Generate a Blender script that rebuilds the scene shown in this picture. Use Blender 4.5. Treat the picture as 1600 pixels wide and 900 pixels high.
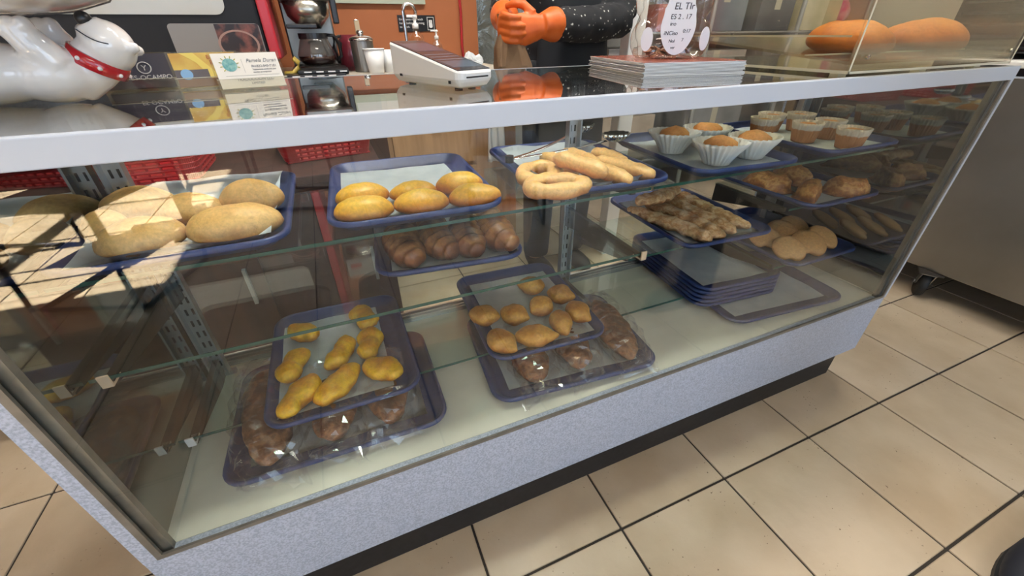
import bpy, bmesh, math, random
from mathutils import Vector, Matrix, noise
random.seed(7)
PI = math.pi
S = bpy.context.scene
C = S.collection
for o in list(bpy.data.objects): bpy.data.objects.remove(o)

# ------------------------------------------------------------------ camera
cam_d = bpy.data.cameras.new('camera'); cam = bpy.data.objects.new('camera', cam_d); C.objects.link(cam)
cam_d.sensor_width = 36.0; cam_d.lens = 628.2192/1600*36; cam_d.clip_start = .02; cam_d.clip_end = 100
YAW, PITCH, ROLL = .3969, .5657, .0102
fw = Vector((math.sin(YAW)*math.cos(PITCH), math.cos(YAW)*math.cos(PITCH), -math.sin(PITCH)))
rt = Vector((math.cos(YAW), -math.sin(YAW), 0)); dn = fw.cross(rt)
r2 = math.cos(ROLL)*rt + math.sin(ROLL)*dn; d2 = -math.sin(ROLL)*rt + math.cos(ROLL)*dn
cam.matrix_world = Matrix((r2, -d2, -fw)).transposed().to_4x4()
cam.location = (0, 0, 1.011)
S.camera = cam

# ------------------------------------------------------------------ world, sun, daylight, exposure
S.view_settings.view_transform = 'Standard'; S.view_settings.look = 'None'
S.view_settings.gamma = 1; S.view_settings.use_curve_mapping = False
S.view_settings.exposure = -0.04
try:
    S.cycles.transparent_max_bounces = 32; S.cycles.max_bounces = 10; S.cycles.caustics_reflective = False; S.cycles.caustics_refractive = False
except Exception: pass
W = bpy.data.worlds.new('sky'); S.world = W; W.use_nodes = True
W.node_tree.nodes['Background'].inputs[0].default_value = (.62, .78, 1, 1)
W.node_tree.nodes['Background'].inputs[1].default_value = 2.2
def sun_lamp(direction, strength, angle, col):
    l = bpy.data.lights.new('sun', 'SUN'); l.energy = strength; l.angle = angle; l.color = col
    o = bpy.data.objects.new('sun', l); C.objects.link(o); o.location = (-6, -2, 6)
    o.rotation_euler = Vector(direction).to_track_quat('-Z', 'Y').to_euler()
sun_lamp((2.22, .05, -2.1), 140, .01, (1, .93, .80))
def area(name, loc, size, power, col, direction):
    l = bpy.data.lights.new(name, 'AREA'); l.shape = 'RECTANGLE'; l.size, l.size_y = size; l.energy = power; l.color = col
    o = bpy.data.objects.new(name, l); C.objects.link(o); o.location = loc
    o.rotation_euler = Vector(direction).to_track_quat('-Z', 'Z').to_euler()
    return o
# daylight entering by the storefront windows behind the camera and by the left window
area('window_daylight', (-.9, -4.02, 1.45), (2.9, 2.1), 24, (.62, .78, 1), (0, 1, -.12))
area('window_daylight', (2.2, -4.02, 1.45), (2.5, 2.1), 54, (.62, .78, 1), (0, 1, -.12))
area('window_daylight', (-2.96, -2.3, 1.2), (2.2, 1.7), 10, (.70, .82, 1), (1, 0, -.12))

# ------------------------------------------------------------------ materials
MATS = {}
def M(name, c1, c2=None, scale=20, detail=4, rough=.5, metal=0, bump=0, bscale=None, coat=0, lo=.35, hi=.65, tex='noise', emit=0, spec=.5, rnd=0, sss=0):
    if name in MATS: return MATS[name]
    m = bpy.data.materials.new(name); m.use_nodes = True; MATS[name] = m
    nt = m.node_tree; N = nt.nodes; L = nt.links; b = N['Principled BSDF']
    b.inputs['Base Color'].default_value = (*c1, 1); b.inputs['Roughness'].default_value = rough
    b.inputs['Metallic'].default_value = metal; b.inputs['Coat Weight'].default_value = coat
    b.inputs['Specular IOR Level'].default_value = spec
    if sss:
        b.inputs['Subsurface Weight'].default_value = sss; b.inputs['Subsurface Scale'].default_value = .01
    if emit:
        b.inputs['Emission Color'].default_value = (*c1, 1); b.inputs['Emission Strength'].default_value = emit
    tc = N.new('ShaderNodeTexCoord'); vec = tc.outputs['Object']
    if rnd:
        oi = N.new('ShaderNodeObjectInfo'); va = N.new('ShaderNodeVectorMath'); va.operation = 'ADD'
        mm = N.new('ShaderNodeMath'); mm.operation = 'MULTIPLY'; mm.inputs[1].default_value = 37
        L.new(oi.outputs['Random'], mm.inputs[0]); L.new(tc.outputs['Object'], va.inputs[0]); L.new(mm.outputs[0], va.inputs[1]); vec = va.outputs[0]
    if c2 is not None:
        t = N.new('ShaderNodeTexNoise') if tex == 'noise' else N.new('ShaderNodeTexVoronoi')
        t.inputs['Scale'].default_value = scale
        if tex == 'noise': t.inputs['Detail'].default_value = detail
        L.new(vec, t.inputs['Vector'])
        r = N.new('ShaderNodeValToRGB'); r.color_ramp.elements[0].position = lo; r.color_ramp.elements[1].position = hi
        r.color_ramp.elements[0].color = (*c1, 1); r.color_ramp.elements[1].color = (*c2, 1)
        L.new(t.outputs[0], r.inputs[0]); L.new(r.outputs[0], b.inputs['Base Color'])
    if bump:
        t2 = N.new('ShaderNodeTexNoise'); t2.inputs['Scale'].default_value = bscale or scale; t2.inputs['Detail'].default_value = 5
        L.new(vec, t2.inputs['Vector']); bp = N.new('ShaderNodeBump'); bp.inputs['Strength'].default_value = bump; bp.inputs['Distance'].default_value = .004
        L.new(t2.outputs[0], bp.inputs['Height']); L.new(bp.outputs[0], b.inputs['Normal'])
    return m

def crust(name, stops, scale=30, amt=.35, rough=.55, bump=.25, bscale=90, crack=None):
    """baked dough: colour runs from the underside (0) to the crown (1) with blotches"""
    if name in MATS: return MATS[name]
    m = bpy.data.materials.new(name); m.use_nodes = True; MATS[name] = m
    nt = m.node_tree; N = nt.nodes; L = nt.links; b = N['Principled BSDF']; b.inputs['Roughness'].default_value = rough
    b.inputs['Subsurface Weight'].default_value = .08; b.inputs['Subsurface Scale'].default_value = .006
    tc = N.new('ShaderNodeTexCoord'); oi = N.new('ShaderNodeObjectInfo')
    va = N.new('ShaderNodeVectorMath'); va.operation = 'ADD'
    mm = N.new('ShaderNodeMath'); mm.operation = 'MULTIPLY'; mm.inputs[1].default_value = 51
    L.new(oi.outputs['Random'], mm.inputs[0]); L.new(tc.outputs['Object'], va.inputs[0]); L.new(mm.outputs[0], va.inputs[1])
    n = N.new('ShaderNodeTexNoise'); n.inputs['Scale'].default_value = scale; n.inputs['Detail'].default_value = 5; L.new(va.outputs[0], n.inputs['Vector'])
    sx = N.new('ShaderNodeSeparateXYZ'); L.new(tc.outputs['Generated'], sx.inputs[0])
    a = N.new('ShaderNodeMath'); a.operation = 'SUBTRACT'; a.inputs[1].default_value = .5; L.new(n.outputs[0], a.inputs[0])
    a2 = N.new('ShaderNodeMath'); a2.operation = 'MULTIPLY_ADD'; a2.inputs[1].default_value = amt*2; L.new(a.outputs[0], a2.inputs[0]); L.new(sx.outputs['Z'], a2.inputs[2])
    r = N.new('ShaderNodeValToRGB'); e = r.color_ramp.elements
    e[0].position, e[0].color = stops[0][0], (*stops[0][1], 1); e[1].position, e[1].color = stops[-1][0], (*stops[-1][1], 1)
    for p, c in stops[1:-1]: q = e.new(p); q.color = (*c, 1)
    L.new(a2.outputs[0], r.inputs[0]); col = r.outputs[0]
    bh = None
    if crack:
        v = N.new('ShaderNodeTexVoronoi'); v.feature = 'DISTANCE_TO_EDGE'; v.inputs['Scale'].default_value = crack[0]
        w = N.new('ShaderNodeVectorMath'); w.operation = 'MULTIPLY_ADD'; w.inputs[1].default_value = (.02, .02, .02)
        L.new(n.outputs['Color'], w.inputs[0]); L.new(va.outputs[0], w.inputs[2]); L.new(w.outputs[0], v.inputs['Vector'])
        cr = N.new('ShaderNodeValToRGB'); cr.color_ramp.elements[0].position = 0; cr.color_ramp.elements[1].position = crack[1]
        L.new(v.outputs[0], cr.inputs[0]); mx = N.new('ShaderNodeMix'); mx.data_type = 'RGBA'
        L.new(cr.outputs[0], mx.inputs[0]); mx.inputs[6].default_value = (*crack[2], 1); L.new(col, mx.inputs[7]); col = mx.outputs[2]; bh = cr.outputs[0]
    fn = N.new('ShaderNodeTexNoise'); fn.inputs['Scale'].default_value = 150; fn.inputs['Detail'].default_value = 6; fn.inputs['Roughness'].default_value = .7; L.new(va.outputs[0], fn.inputs['Vector'])
    fr = N.new('ShaderNodeMapRange'); fr.inputs[1].default_value = .3; fr.inputs[2].default_value = .7; fr.inputs[3].default_value = .74; fr.inputs[4].default_value = 1.12; L.new(fn.outputs[0], fr.inputs[0])
    fm = N.new('ShaderNodeVectorMath'); fm.operation = 'SCALE'; L.new(col, fm.inputs[0]); L.new(fr.outputs[0], fm.inputs['Scale']); col = fm.outputs[0]
    L.new(col, b.inputs['Base Color'])
    n2 = N.new('ShaderNodeTexNoise'); n2.inputs['Scale'].default_value = bscale; n2.inputs['Detail'].default_value = 4; L.new(va.outputs[0], n2.inputs['Vector'])
    bp = N.new('ShaderNodeBump'); bp.inputs['Strength'].default_value = bump; bp.inputs['Distance'].default_value = .003
    L.new(n2.outputs[0], bp.inputs['Height']); nrm = bp.outputs[0]
    if bh is not None:
        bp2 = N.new('ShaderNodeBump'); bp2.inputs['Strength'].default_value = .5; bp2.inputs['Distance'].default_value = .003
        L.new(bh, bp2.inputs['Height']); L.new(nrm, bp2.inputs['Normal']); nrm = bp2.outputs[0]
    L.new(nrm, b.inputs['Normal'])
    return m

def clear(name, tint=(1, 1, 1), ior=1.45, rough=0, gain=1.0, base=0.0, bump=0, bscale=20, glosscol=(1, 1, 1)):
    """thin clear sheet: transparent mixed with a mirror-like coat by Fresnel on both faces"""
    if name in MATS: return MATS[name]
    m = bpy.data.materials.new(name); m.use_nodes = True; MATS[name] = m
    nt = m.node_tree; N = nt.nodes; L = nt.links; N.remove(N['Principled BSDF'])
    ge = N.new('ShaderNodeNewGeometry'); mi = N.new('ShaderNodeMix'); mi.inputs[2].default_value = ior; mi.inputs[3].default_value = 1/ior
    L.new(ge.outputs['Backfacing'], mi.inputs[0]); fr = N.new('ShaderNodeFresnel'); L.new(mi.outputs[0], fr.inputs['IOR'])
    ma = N.new('ShaderNodeMath'); ma.operation = 'MULTIPLY_ADD'; ma.inputs[1].default_value = gain; ma.inputs[2].default_value = base; ma.use_clamp = True
    L.new(fr.outputs[0], ma.inputs[0])
    t = N.new('ShaderNodeBsdfTransparent'); t.inputs[0].default_value = (*tint, 1)
    g = N.new('ShaderNodeBsdfGlossy'); g.inputs['Roughness'].default_value = rough; g.inputs[0].default_value = (*glosscol, 1)
    if bump:
        tc = N.new('ShaderNodeTexCoord'); n2 = N.new('ShaderNodeTexNoise'); n2.inputs['Scale'].default_value = bscale; n2.inputs['Detail'].default_value = 3; n2.inputs['Distortion'].default_value = 1.5
        L.new(tc.outputs['Object'], n2.inputs['Vector']); bp = N.new('ShaderNodeBump'); bp.inputs['Strength'].default_value = bump; bp.inputs['Distance'].default_value = .02
        L.new(n2.outputs[0], bp.inputs['Height']); L.new(bp.outputs[0], g.inputs['Normal']); L.new(bp.outputs[0], fr.inputs['Normal'])
    x = N.new('ShaderNodeMixShader'); L.new(ma.outputs[0], x.inputs[0]); L.new(t.outputs[0], x.inputs[1]); L.new(g.outputs[0], x.inputs[2])
    L.new(x.outputs[0], N['Material Output'].inputs[0])
    return m

def wood(name, c1, c2, scale=6, rough=.5, axis=2):
    if name in MATS: return MATS[name]
    m = M(name, c1, rough=rough); nt = m.node_tree; N = nt.nodes; L = nt.links
    tc = N.new('ShaderNodeTexCoord'); mp = N.new('ShaderNodeMapping'); sc = [scale*6]*3; sc[axis] = scale*.5
    mp.inputs['Scale'].default_value = sc; L.new(tc.outputs['Object'], mp.inputs[0])
    n = N.new('ShaderNodeTexNoise'); n.inputs['Scale'].default_value = 1; n.inputs['Detail'].default_value = 6; L.new(mp.outputs[0], n.inputs['Vector'])
    r = N.new('ShaderNodeValToRGB'); r.color_ramp.elements[0].position = .35; r.color_ramp.elements[1].position = .65
    r.color_ramp.elements[0].color = (*c1, 1); r.color_ramp.elements[1].color = (*c2, 1)
    L.new(n.outputs[0], r.inputs[0]); L.new(r.outputs[0], N['Principled BSDF'].inputs['Base Color'])
    return m

# ------------------------------------------------------------------ mesh helpers
def tag(o, label=None, cat=None, group=None, kind=None):
    if label: o['label'] = label
    if cat: o['category'] = cat
    if group: o['group'] = group
    if kind: o['kind'] = kind
    return o
def obj(name, bm, mat, parent=None, loc=None, rz=0, smooth=False, rot=None):
    if isinstance(bm, bpy.types.Mesh): me = bm
    else:
        bmesh.ops.recalc_face_normals(bm, faces=bm.faces)
        me = bpy.data.meshes.new(name); bm.to_mesh(me); bm.free()
    if smooth:
        for p in me.polygons: p.use_smooth = True
    if mat is not None and len(me.materials) == 0:
        for q in (mat if isinstance(mat, (list, tuple)) else [mat]): me.materials.append(q)
    o = bpy.data.objects.new(name, me); C.objects.link(o)
    if parent: o.parent = parent
    if loc: o.location = loc
    if rot: o.rotation_euler = rot
    elif rz: o.rotation_euler = (0, 0, rz)
    return o
def thing(name, label, cat, loc=(0, 0, 0), rz=0, group=None):
    o = bpy.data.objects.new(name, None); C.objects.link(o); o.location = loc; o.rotation_euler = (0, 0, rz); o.empty_display_size = .05
    return tag(o, label, cat, group)
def copy_tree(o, parent=None):
    c = o.copy(); C.objects.link(c); c.parent = parent
    for ch in list(o.children): copy_tree(ch, c)
    return c
def NB(): return bmesh.new()
def bx(bm, x0, x1, y0, y1, z0, z1, mi=0, bev=0):
    vs = [bm.verts.new((x, y, z)) for x in (x0, x1) for y in (y0, y1) for z in (z0, z1)]
    fs = [bm.faces.new([vs[i] for i in q]) for q in ((0, 1, 3, 2), (4, 6, 7, 5), (0, 4, 5, 1), (2, 3, 7, 6), (0, 2, 6, 4), (1, 5, 7, 3))]
    for f in fs: f.material_index = mi
    if bev:
        es = list({e for f in fs for e in f.edges})
        bmesh.ops.bevel(bm, geom=es, offset=bev, segments=2, profile=.5, affect='EDGES')
    return bm
def box(x0, x1, y0, y1, z0, z1, bev=0): return bx(NB(), x0, x1, y0, y1, z0, z1, 0, bev)
def prism(bm, poly, axis, a, b, mi=0):
    """extrude a closed 2D outline along an axis (0,1,2) between a and b"""
    def mk(p, t):
        return {0: (t, p[0], p[1]), 1: (p[0], t, p[1]), 2: (p[0], p[1], t)}[axis]
    A = [bm.verts.new(mk(p, a)) for p in poly]; B = [bm.verts.new(mk(p, b)) for p in poly]; n = len(poly)
    fs = [bm.faces.new(A), bm.faces.new(B[::-1])] + [bm.faces.new((A[i], B[i], B[(i+1) % n], A[(i+1) % n])) for i in range(n)]
    for f in fs: f.material_index = mi
    return bm
def lathe(bm, prof, n=28, c=(0, 0), fn=None, mi=0, closed=False):
    """prof: list of (r,z); fn(r,z,theta)->r"""
    rings = []
    for r, z in prof:
        if r < 1e-6: rings.append([bm.verts.new((c[0], c[1], z))])
        else:
            ring = []
            for i in range(n):
                t = 2*PI*i/n; q = fn(r, z, t) if fn else r
                ring.append(bm.verts.new((c[0]+q*math.cos(t), c[1]+q*math.sin(t), z)))
            rings.append(ring)
    for A, B in zip(rings, rings[1:]):
        for i in range(n):
            j = (i+1) % n
            if len(A) == 1 and len(B) == 1: continue
            if len(A) == 1: f = bm.faces.new((A[0], B[i], B[j]))
            elif len(B) == 1: f = bm.faces.new((A[i], A[j], B[0]))
            else: f = bm.faces.new((A[i], A[j], B[j], B[i]))
            f.material_index = mi
    return bm
def sweep(bm, path, rad, n=12, flat=1.0, cap=True, mi=0, fn=None, up=(0, 0, 1)):
    """tube along path; rad = number, list or list of (across, up); flat scales the vertical radius; fn(s,theta)->factor"""
    P = [Vector(p) for p in path]; k = len(P); rings = []
    for i, p in enumerate(P):
        t = (P[min(i+1, k-1)]-P[max(i-1, 0)]).normalized()
        u = Vector(up)
        if abs(t.dot(u)) > .97: u = Vector((0, 1, 0)) if abs(t.y) < .9 else Vector((1, 0, 0))
        s = t.cross(u).normalized(); u = s.cross(t).normalized()
        r = rad[i] if isinstance(rad, (list, tuple)) else rad
        ra, rb = r if isinstance(r, (list, tuple)) else (r, r*flat)
        ring = []
        for j in range(n):
            th = 2*PI*j/n; q = fn(i/(k-1), th) if fn else 1
            ring.append(bm.verts.new(p + s*ra*q*math.cos(th) + u*rb*q*math.sin(th)))
        rings.append(ring)
    for A, B in zip(rings, rings[1:]):
        for i in range(n):
            j = (i+1) % n; bm.faces.new((A[i], A[j], B[j], B[i])).material_index = mi
    if cap:
        bm.faces.new(rings[0][::-1]).material_index = mi; bm.faces.new(rings[-1]).material_index = mi
    return bm
def loop_tube(bm, path, r, n=10, flat=1.0):
    """closed tube"""
    P = [Vector(p) for p in path]; k = len(P); rings = []
    for i, p in enumerate(P):
        t = (P[(i+1) % k]-P[i-1]).normalized(); s = t.cross(Vector((0, 0, 1))).normalized(); u = s.cross(t)
        q = r[i] if isinstance(r, list) else r
        rings.append([bm.verts.new(p + s*q*math.cos(2*PI*j/n) + u*q*flat*math.sin(2*PI*j/n)) for j in range(n)])
    for a in range(k):
        A, B = rings[a], rings[(a+1) % k]
        for i in range(n): bm.faces.new((A[i], A[(i+1) % n], B[(i+1) % n], B[i]))
    return bm
def ball(bm, c, r, seg=20, rings=12, rot=None, mi=0):
    r = r if isinstance(r, (tuple, list)) else (r, r, r)
    mt = Matrix.Translation(c) @ (rot.to_4x4() if rot else Matrix.Identity(4)) @ Matrix.Diagonal((*r, 1))
    g = bmesh.ops.create_uvsphere(bm, u_segments=seg, v_segments=rings, radius=1, matrix=mt)
    if mi:
        for v in g['verts']:
            for f in v.link_faces: f.material_index = mi
    return bm
def rrect(w, l, r, n=5):
    pts = []
    for cx, cy, a0 in ((w/2-r, l/2-r, 0), (-w/2+r, l/2-r, 90), (-w/2+r, -l/2+r, 180), (w/2-r, -l/2+r, 270)):
        for i in range(n+1):
            a = math.radians(a0+90*i/n); pts.append((cx+r*math.cos(a), cy+r*math.sin(a)))
    return pts
def loft(bm, loops, cap0=True, cap1=True, mi=0):
    R = [[bm.verts.new(p) for p in lp] for lp in loops]
    for A, B in zip(R, R[1:]):
        n = len(A)
        for i in range(n): bm.faces.new((A[i], A[(i+1) % n], B[(i+1) % n], B[i])).material_index = mi
    if cap0: bm.faces.new(R[0][::-1]).material_index = mi
    if cap1: bm.faces.new(R[-1]).material_index = mi
    return bm
def fuse(bm, voxel, smooth=6, name='fused'):
    """weld overlapping volumes into one continuous skin (voxel remesh + smooth)"""
    me = bpy.data.meshes.new(name); bmesh.ops.recalc_face_normals(bm, faces=bm.faces); bm.to_mesh(me); bm.free()
    o = bpy.data.objects.new(name, me); C.objects.link(o)
    a = o.modifiers.new('r', 'REMESH'); a.mode = 'VOXEL'; a.voxel_size = voxel
    if smooth: s = o.modifiers.new('s', 'SMOOTH'); s.iterations = smooth; s.factor = .5
    dg = bpy.context.evaluated_depsgraph_get(); out = bpy.data.meshes.new_from_object(o.evaluated_get(dg))
    bpy.data.objects.remove(o); bpy.data.meshes.remove(me); out.name = name
    for p in out.polygons: p.use_smooth = True
    return out
def text(name, body, size, mat, parent, loc, rot, align='CENTER', shear=0, depth=.0003, sx=1):
    cu = bpy.data.curves.new(name, 'FONT'); cu.body = body; cu.size = size; cu.align_x = align; cu.shear = shear; cu.extrude = depth
    o = bpy.data.objects.new(name, cu); C.objects.link(o)
    dg = bpy.context.evaluated_depsgraph_get(); me = bpy.data.meshes.new_from_object(o.evaluated_get(dg)); bpy.data.objects.remove(o)
    me.materials.clear(); me.materials.append(mat)
    t = bpy.data.objects.new(name, me); C.objects.link(t); t.parent = parent; t.location = loc; t.rotation_euler = rot; t.scale = (sx, 1, 1)
    return t
def lump(bm, amp, freq, seed=0, amp2=0, freq2=0):
    """push vertices along their normals by noise"""
    bm.normal_update()
    for v in bm.verts:
        d = amp*noise.noise(v.co*freq + Vector((seed*7.3, seed*3.1, seed)))
        if amp2: d += amp2*noise.noise(v.co*freq2 + Vector((seed, seed*5.7, 1)))
        v.co += v.normal*d
    return bm
def flatten(bm, z0):
    """rest on z0: squash everything lower"""
    for v in bm.verts:
        if v.co.z < z0: v.co.z = z0 + (v.co.z-z0)*.02
    return bm

# ------------------------------------------------------------------ palette
laminate = M('speckled_laminate', (.31, .355, .45), (.46, .515, .63), scale=330, detail=2, rough=.35, lo=.38, hi=.62)
white_metal = M('white_aluminium', (.50, .55, .63), rough=.3)
grey_metal = M('grey_aluminium', (.17, .155, .13), (.23, .21, .18), scale=30, rough=.45, metal=.4)
rail_metal = M('zinc_rail', (.45, .48, .50), rough=.35, metal=.85)
black_kick = M('black_vinyl', (.005, .005, .006), (.012, .012, .014), scale=60, rough=.5)
deck_m = M('cream_deck', (.64, .64, .55), (.70, .70, .60), scale=14, rough=.35)
case_glass = clear('case_glass', (.97, .985, .975), gain=.88)
top_glass = clear('counter_glass', (.93, .96, .945), gain=1.3)
shelf_glass = clear('shelf_glass', (.90, .955, .93), gain=1.0)
glass_edge = M('green_glass_edge', (.022, .075, .06), rough=.15)
mirror_m = M('end_mirror', (.30, .32, .31), rough=.03, metal=1)
bracket_m = M('dark_bracket', (.045, .038, .032), rough=.45, metal=.3)
tray_m = M('blue_tray_plastic', (.012, .030, .125), (.016, .040, .155), scale=80, rough=.38, bump=.1, bscale=500)
paper_m = M('parchment', (.76, .83, .87), (.86, .92, .95), scale=25, rough=.7, bump=.3, bscale=18, rnd=1)
tile_m = M('beige_tile', (.45, .35, .235), (.56, .455, .325), scale=5, detail=6, rough=.36, bump=.35, bscale=22, rnd=1)
def pits(m):
    nt = m.node_tree; N = nt.nodes; L = nt.links; b = N['Principled BSDF']; src = b.inputs['Base Color'].links[0].from_socket
    vec = next(n for n in N if n.type == 'VECT_MATH').outputs[0]
    a = N.new('ShaderNodeTexNoise'); a.inputs['Scale'].default_value = 130; a.inputs['Detail'].default_value = 2; L.new(vec, a.inputs['Vector'])
    c = N.new('ShaderNodeTexNoise'); c.inputs['Scale'].default_value = 9; L.new(vec, c.inputs['Vector'])
    r1 = N.new('ShaderNodeMapRange'); r1.inputs[1].default_value = .70; r1.inputs[2].default_value = .74; L.new(a.outputs[0], r1.inputs[0])
    r2 = N.new('ShaderNodeMapRange'); r2.inputs[1].default_value = .50; r2.inputs[2].default_value = .60; L.new(c.outputs[0], r2.inputs[0])
    mu = N.new('ShaderNodeMath'); mu.operation = 'MULTIPLY'; L.new(r1.outputs[0], mu.inputs[0]); L.new(r2.outputs[0], mu.inputs[1])
    mx = N.new('ShaderNodeMix'); mx.data_type = 'RGBA'; L.new(mu.outputs[0], mx.inputs[0]); L.new(src, mx.inputs[6]); mx.inputs[7].default_value = (.14, .09, .055, 1); L.new(mx.outputs[2], b.inputs['Base Color'])
pits(tile_m)
grout_m = M('dark_grout', (.035, .028, .022), rough=.85)
steel = M('stainless', (.25, .235, .21), (.32, .30, .27), scale=3, rough=.38, metal=.9)
chrome = M('chrome', (.75, .75, .74), rough=.12, metal=1)
black_plastic = M('black_plastic', (.012, .012, .013), rough=.35)
black_rubber = M('black_rubber', (.012, .012, .012), rough=.6)
ceramic = M('white_ceramic', (.80, .76, .72), rough=.12, coat=.6)
red_glaze = M('red_glaze', (.50, .012, .02), rough=.15, coat=.5)
white_paint = M('white_paint', (.82, .82, .80), rough=.4)
white_card = M('white_card', (.84, .80, .80), rough=.5)
navy_card = M('navy_card', (.045, .048, .085), rough=.4)
ink = M('black_ink', (.02, .02, .03), rough=.6)
acrylic = clear('clear_acrylic', (.95, .94, .89), gain=1.0, base=.035, rough=.10, glosscol=(1, .95, .82))
acrylic_edge = M('acrylic_edge', (.62, .58, .44), rough=.2)
oak = wood('oak_wood', (.36, .20, .09), (.50, .30, .15), 5, .5)
dark_wood = wood('dark_cabinet_wood', (.030, .012, .009), (.060, .022, .016), 4, .6)
orange_wall = M('orange_plaster', (.35, .112, .036), (.39, .130, .046), scale=3, rough=.7)
cream_wall = M('cream_plaster', (.55, .50, .42), rough=.8)
red_plastic = M('red_plastic', (.42, .02, .025), rough=.35)

# ------------------------------------------------------------------ floor: tiles laid in a grid over dark grout
X0, X1, Y0, Y1 = -3.0, 3.7, -4.1, 2.75
floor = obj('floor', box(X0, X1, Y0, Y1, -.06, -.004), grout_m); tag(floor, kind='structure')
T, GX, GY, PSI = .33, .4337, .3665, -.0041
tile_bm = box(-T/2+.0028, T/2-.0028, -T/2+.0028, T/2-.0028, -.02, 0, .0022)
bmesh.ops.recalc_face_normals(tile_bm, faces=tile_bm.faces)
tile_me = bpy.data.meshes.new('tile'); tile_bm.to_mesh(tile_me); tile_bm.free(); tile_me.materials.append(tile_m)
cells = []
for i in range(-13, 13):
    for j in range(-16, 10):
        lx, ly = (i+.5)*T, (j+.5)*T
        x = GX+lx*math.cos(PSI)-ly*math.sin(PSI); y = GY+lx*math.sin(PSI)+ly*math.cos(PSI)
        if X0-.1 < x < X1+.1 and Y0-.1 < y < Y1+.1: cells.append((math.hypot(x-.5, y+.2), x, y))
cells.sort()
for _, x, y in cells[:290]:
    o = bpy.data.objects.new('tile', tile_me); C.objects.link(o); o.parent = floor; o.location = (x, y, 0)
    o.rotation_euler = (0, 0, PSI+random.choice((0, PI/2, PI, -PI/2)))
bm = NB()
for _, x, y in cells[290:]: bx(bm, x-T/2+.0028, x+T/2-.0028, y-T/2+.0028, y+T/2-.0028, -.02, 0)
tag(obj('far_tiles', bm, tile_m, floor), kind='stuff')

# ------------------------------------------------------------------ room shell
def struct(name, bm, m): return tag(obj(name, bm, m), kind='structure')
H = 2.8
struct('ceiling', box(X0, X1, Y0, Y1, H, H+.1), M('ceiling_paint', (.72, .71, .68), rough=.9))
struct('wall_back', box(X0, .84, 2.45, 2.6, 0, H), orange_wall)
struct('wall_rear', box(X0, X1, Y1, Y1+.1, 0, H), M('grey_plaster', (.30, .285, .25), (.36, .34, .30), scale=4, rough=.8))
struct('wall_right', box(X1, X1+.1, Y0, Y1, 0, H), cream_wall)
bm = NB()      # left wall with one window opening
for a in ((Y0, -3.4, 0, H), (-1.2, Y1, 0, H), (-3.4, -1.2, 0, .35), (-3.4, -1.2, 2.1, H)): bx(bm, X0-.1, X0, a[0], a[1], a[2], a[3])
struct('wall_left', bm, cream_wall)
w = obj('window_1', box(X0-.07, X0-.06, -3.4, -1.2, .35, 2.1), clear('window_glass', gain=1)); tag(w, kind='structure')
bm = NB()
for yy in (-3.4, -2.70, -1.95, -1.24): bx(bm, X0-.09, X0-.03, yy, yy+.04, .35, 2.1)
for zz in (.35, 1.25, 2.06): bx(bm, X0-.09, X0-.03, -3.4, -1.2, zz, zz+.04)
obj('window_frame', bm, M('dark_frame', (.03, .03, .03), rough=.4), w)
bm = NB()      # storefront wall behind the camera with two wide openings
for a in ((X0, -2.4, 0, H), (.6, .9, 0, H), (3.5, X1, 0, H), (-2.4, .6, 0, .38), (-2.4, .6, 2.52, H), (.9, 3.5, 0, .38), (.9, 3.5, 2.52, H)): bx(bm, a[0], a[1], Y0-.1, Y0, a[2], a[3])
struct('wall_front', bm, cream_wall)
for k, (a, b) in enumerate(((-2.4, .6), (.9, 3.5))):
    w = obj('window_%d' % (k+2), box(a, b, Y0-.07, Y0-.06, .38, 2.52), MATS['window_glass']); tag(w, kind='structure')
    bm = NB()
    for t in range(4): xx = a+(b-a-.04)*t/3; bx(bm, xx, xx+.04, Y0-.09, Y0-.03, .38, 2.52)
    for zz in (.38, 2.48): bx(bm, a, b, Y0-.09, Y0-.03, zz, zz+.04)
    obj('window_frame', bm, MATS['dark_frame'], w)
# fluorescent ceiling fixtures
def ceiling_light(x, y, label, power):
    t = thing('ceiling_light', label, 'light', (x, y, H), 0, 'fluorescent ceiling fixtures')
    obj('housing', box(-.62, .62, -.17, .17, -.07, 0, .006), white_paint, t)
    obj('diffuser', box(-.59, .59, -.14, .14, -.078, -.068), M('lamp_diffuser', (1, .95, .87), emit=6), t)
    a = area('tube_light', (x, y, H-.085), (1.15, .26), power, (1, .96, .90), (0, 0, -1)); a.parent = None
ceiling_light(.35, 1.05, 'long fluorescent ceiling fixture over the staff aisle', 44)
ceiling_light(1.9, 1.0, 'long fluorescent ceiling fixture above the stainless cooler', 22)
ceiling_light(.4, -1.4, 'long fluorescent ceiling fixture over the customer floor', 8)
#@@CASE@@
# ------------------------------------------------------------------ the glass bakery case
XL, XR, YF, YB = -.413, 1.438, .4954, 1.005
case = thing('display_case', 'long glass bakery display case on a pale speckled base', 'display case', (0, 0, 0))
obj('base_panel', box(XL, XR, YF, YF+.02, .119, .323, .001), laminate, case)
obj('end_panel', box(XL, XL+.018, YF+.0205, YB, .119, .9385), laminate, case)
obj('end_panel', box(XR-.011, XR, YF+.0205, YB, .119, .9385), laminate, case)
obj('end_edge', box(XL, XL+.018, YF, YF+.02, .3232, .911), laminate, case)
obj('end_edge', box(XR-.009, XR, YF-.002, YF+.02, .3232, .9392), white_metal, case)
obj('mirror_panel', box(XL+.0185, XL+.022, YF+.021, YB-.01, .324, .91), mirror_m, case)
obj('mirror_panel', box(XR-.0145, XR-.0112, YF+.021, YB-.01, .324, .91), mirror_m, case)
obj('deck', box(XL+.018, XR-.011, YF+.0205, YB, .30, .3225), deck_m, case)
obj('kick_board', box(XL+.03, 1.402, .5185, .535, 0, .1185), black_kick, case)
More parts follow.
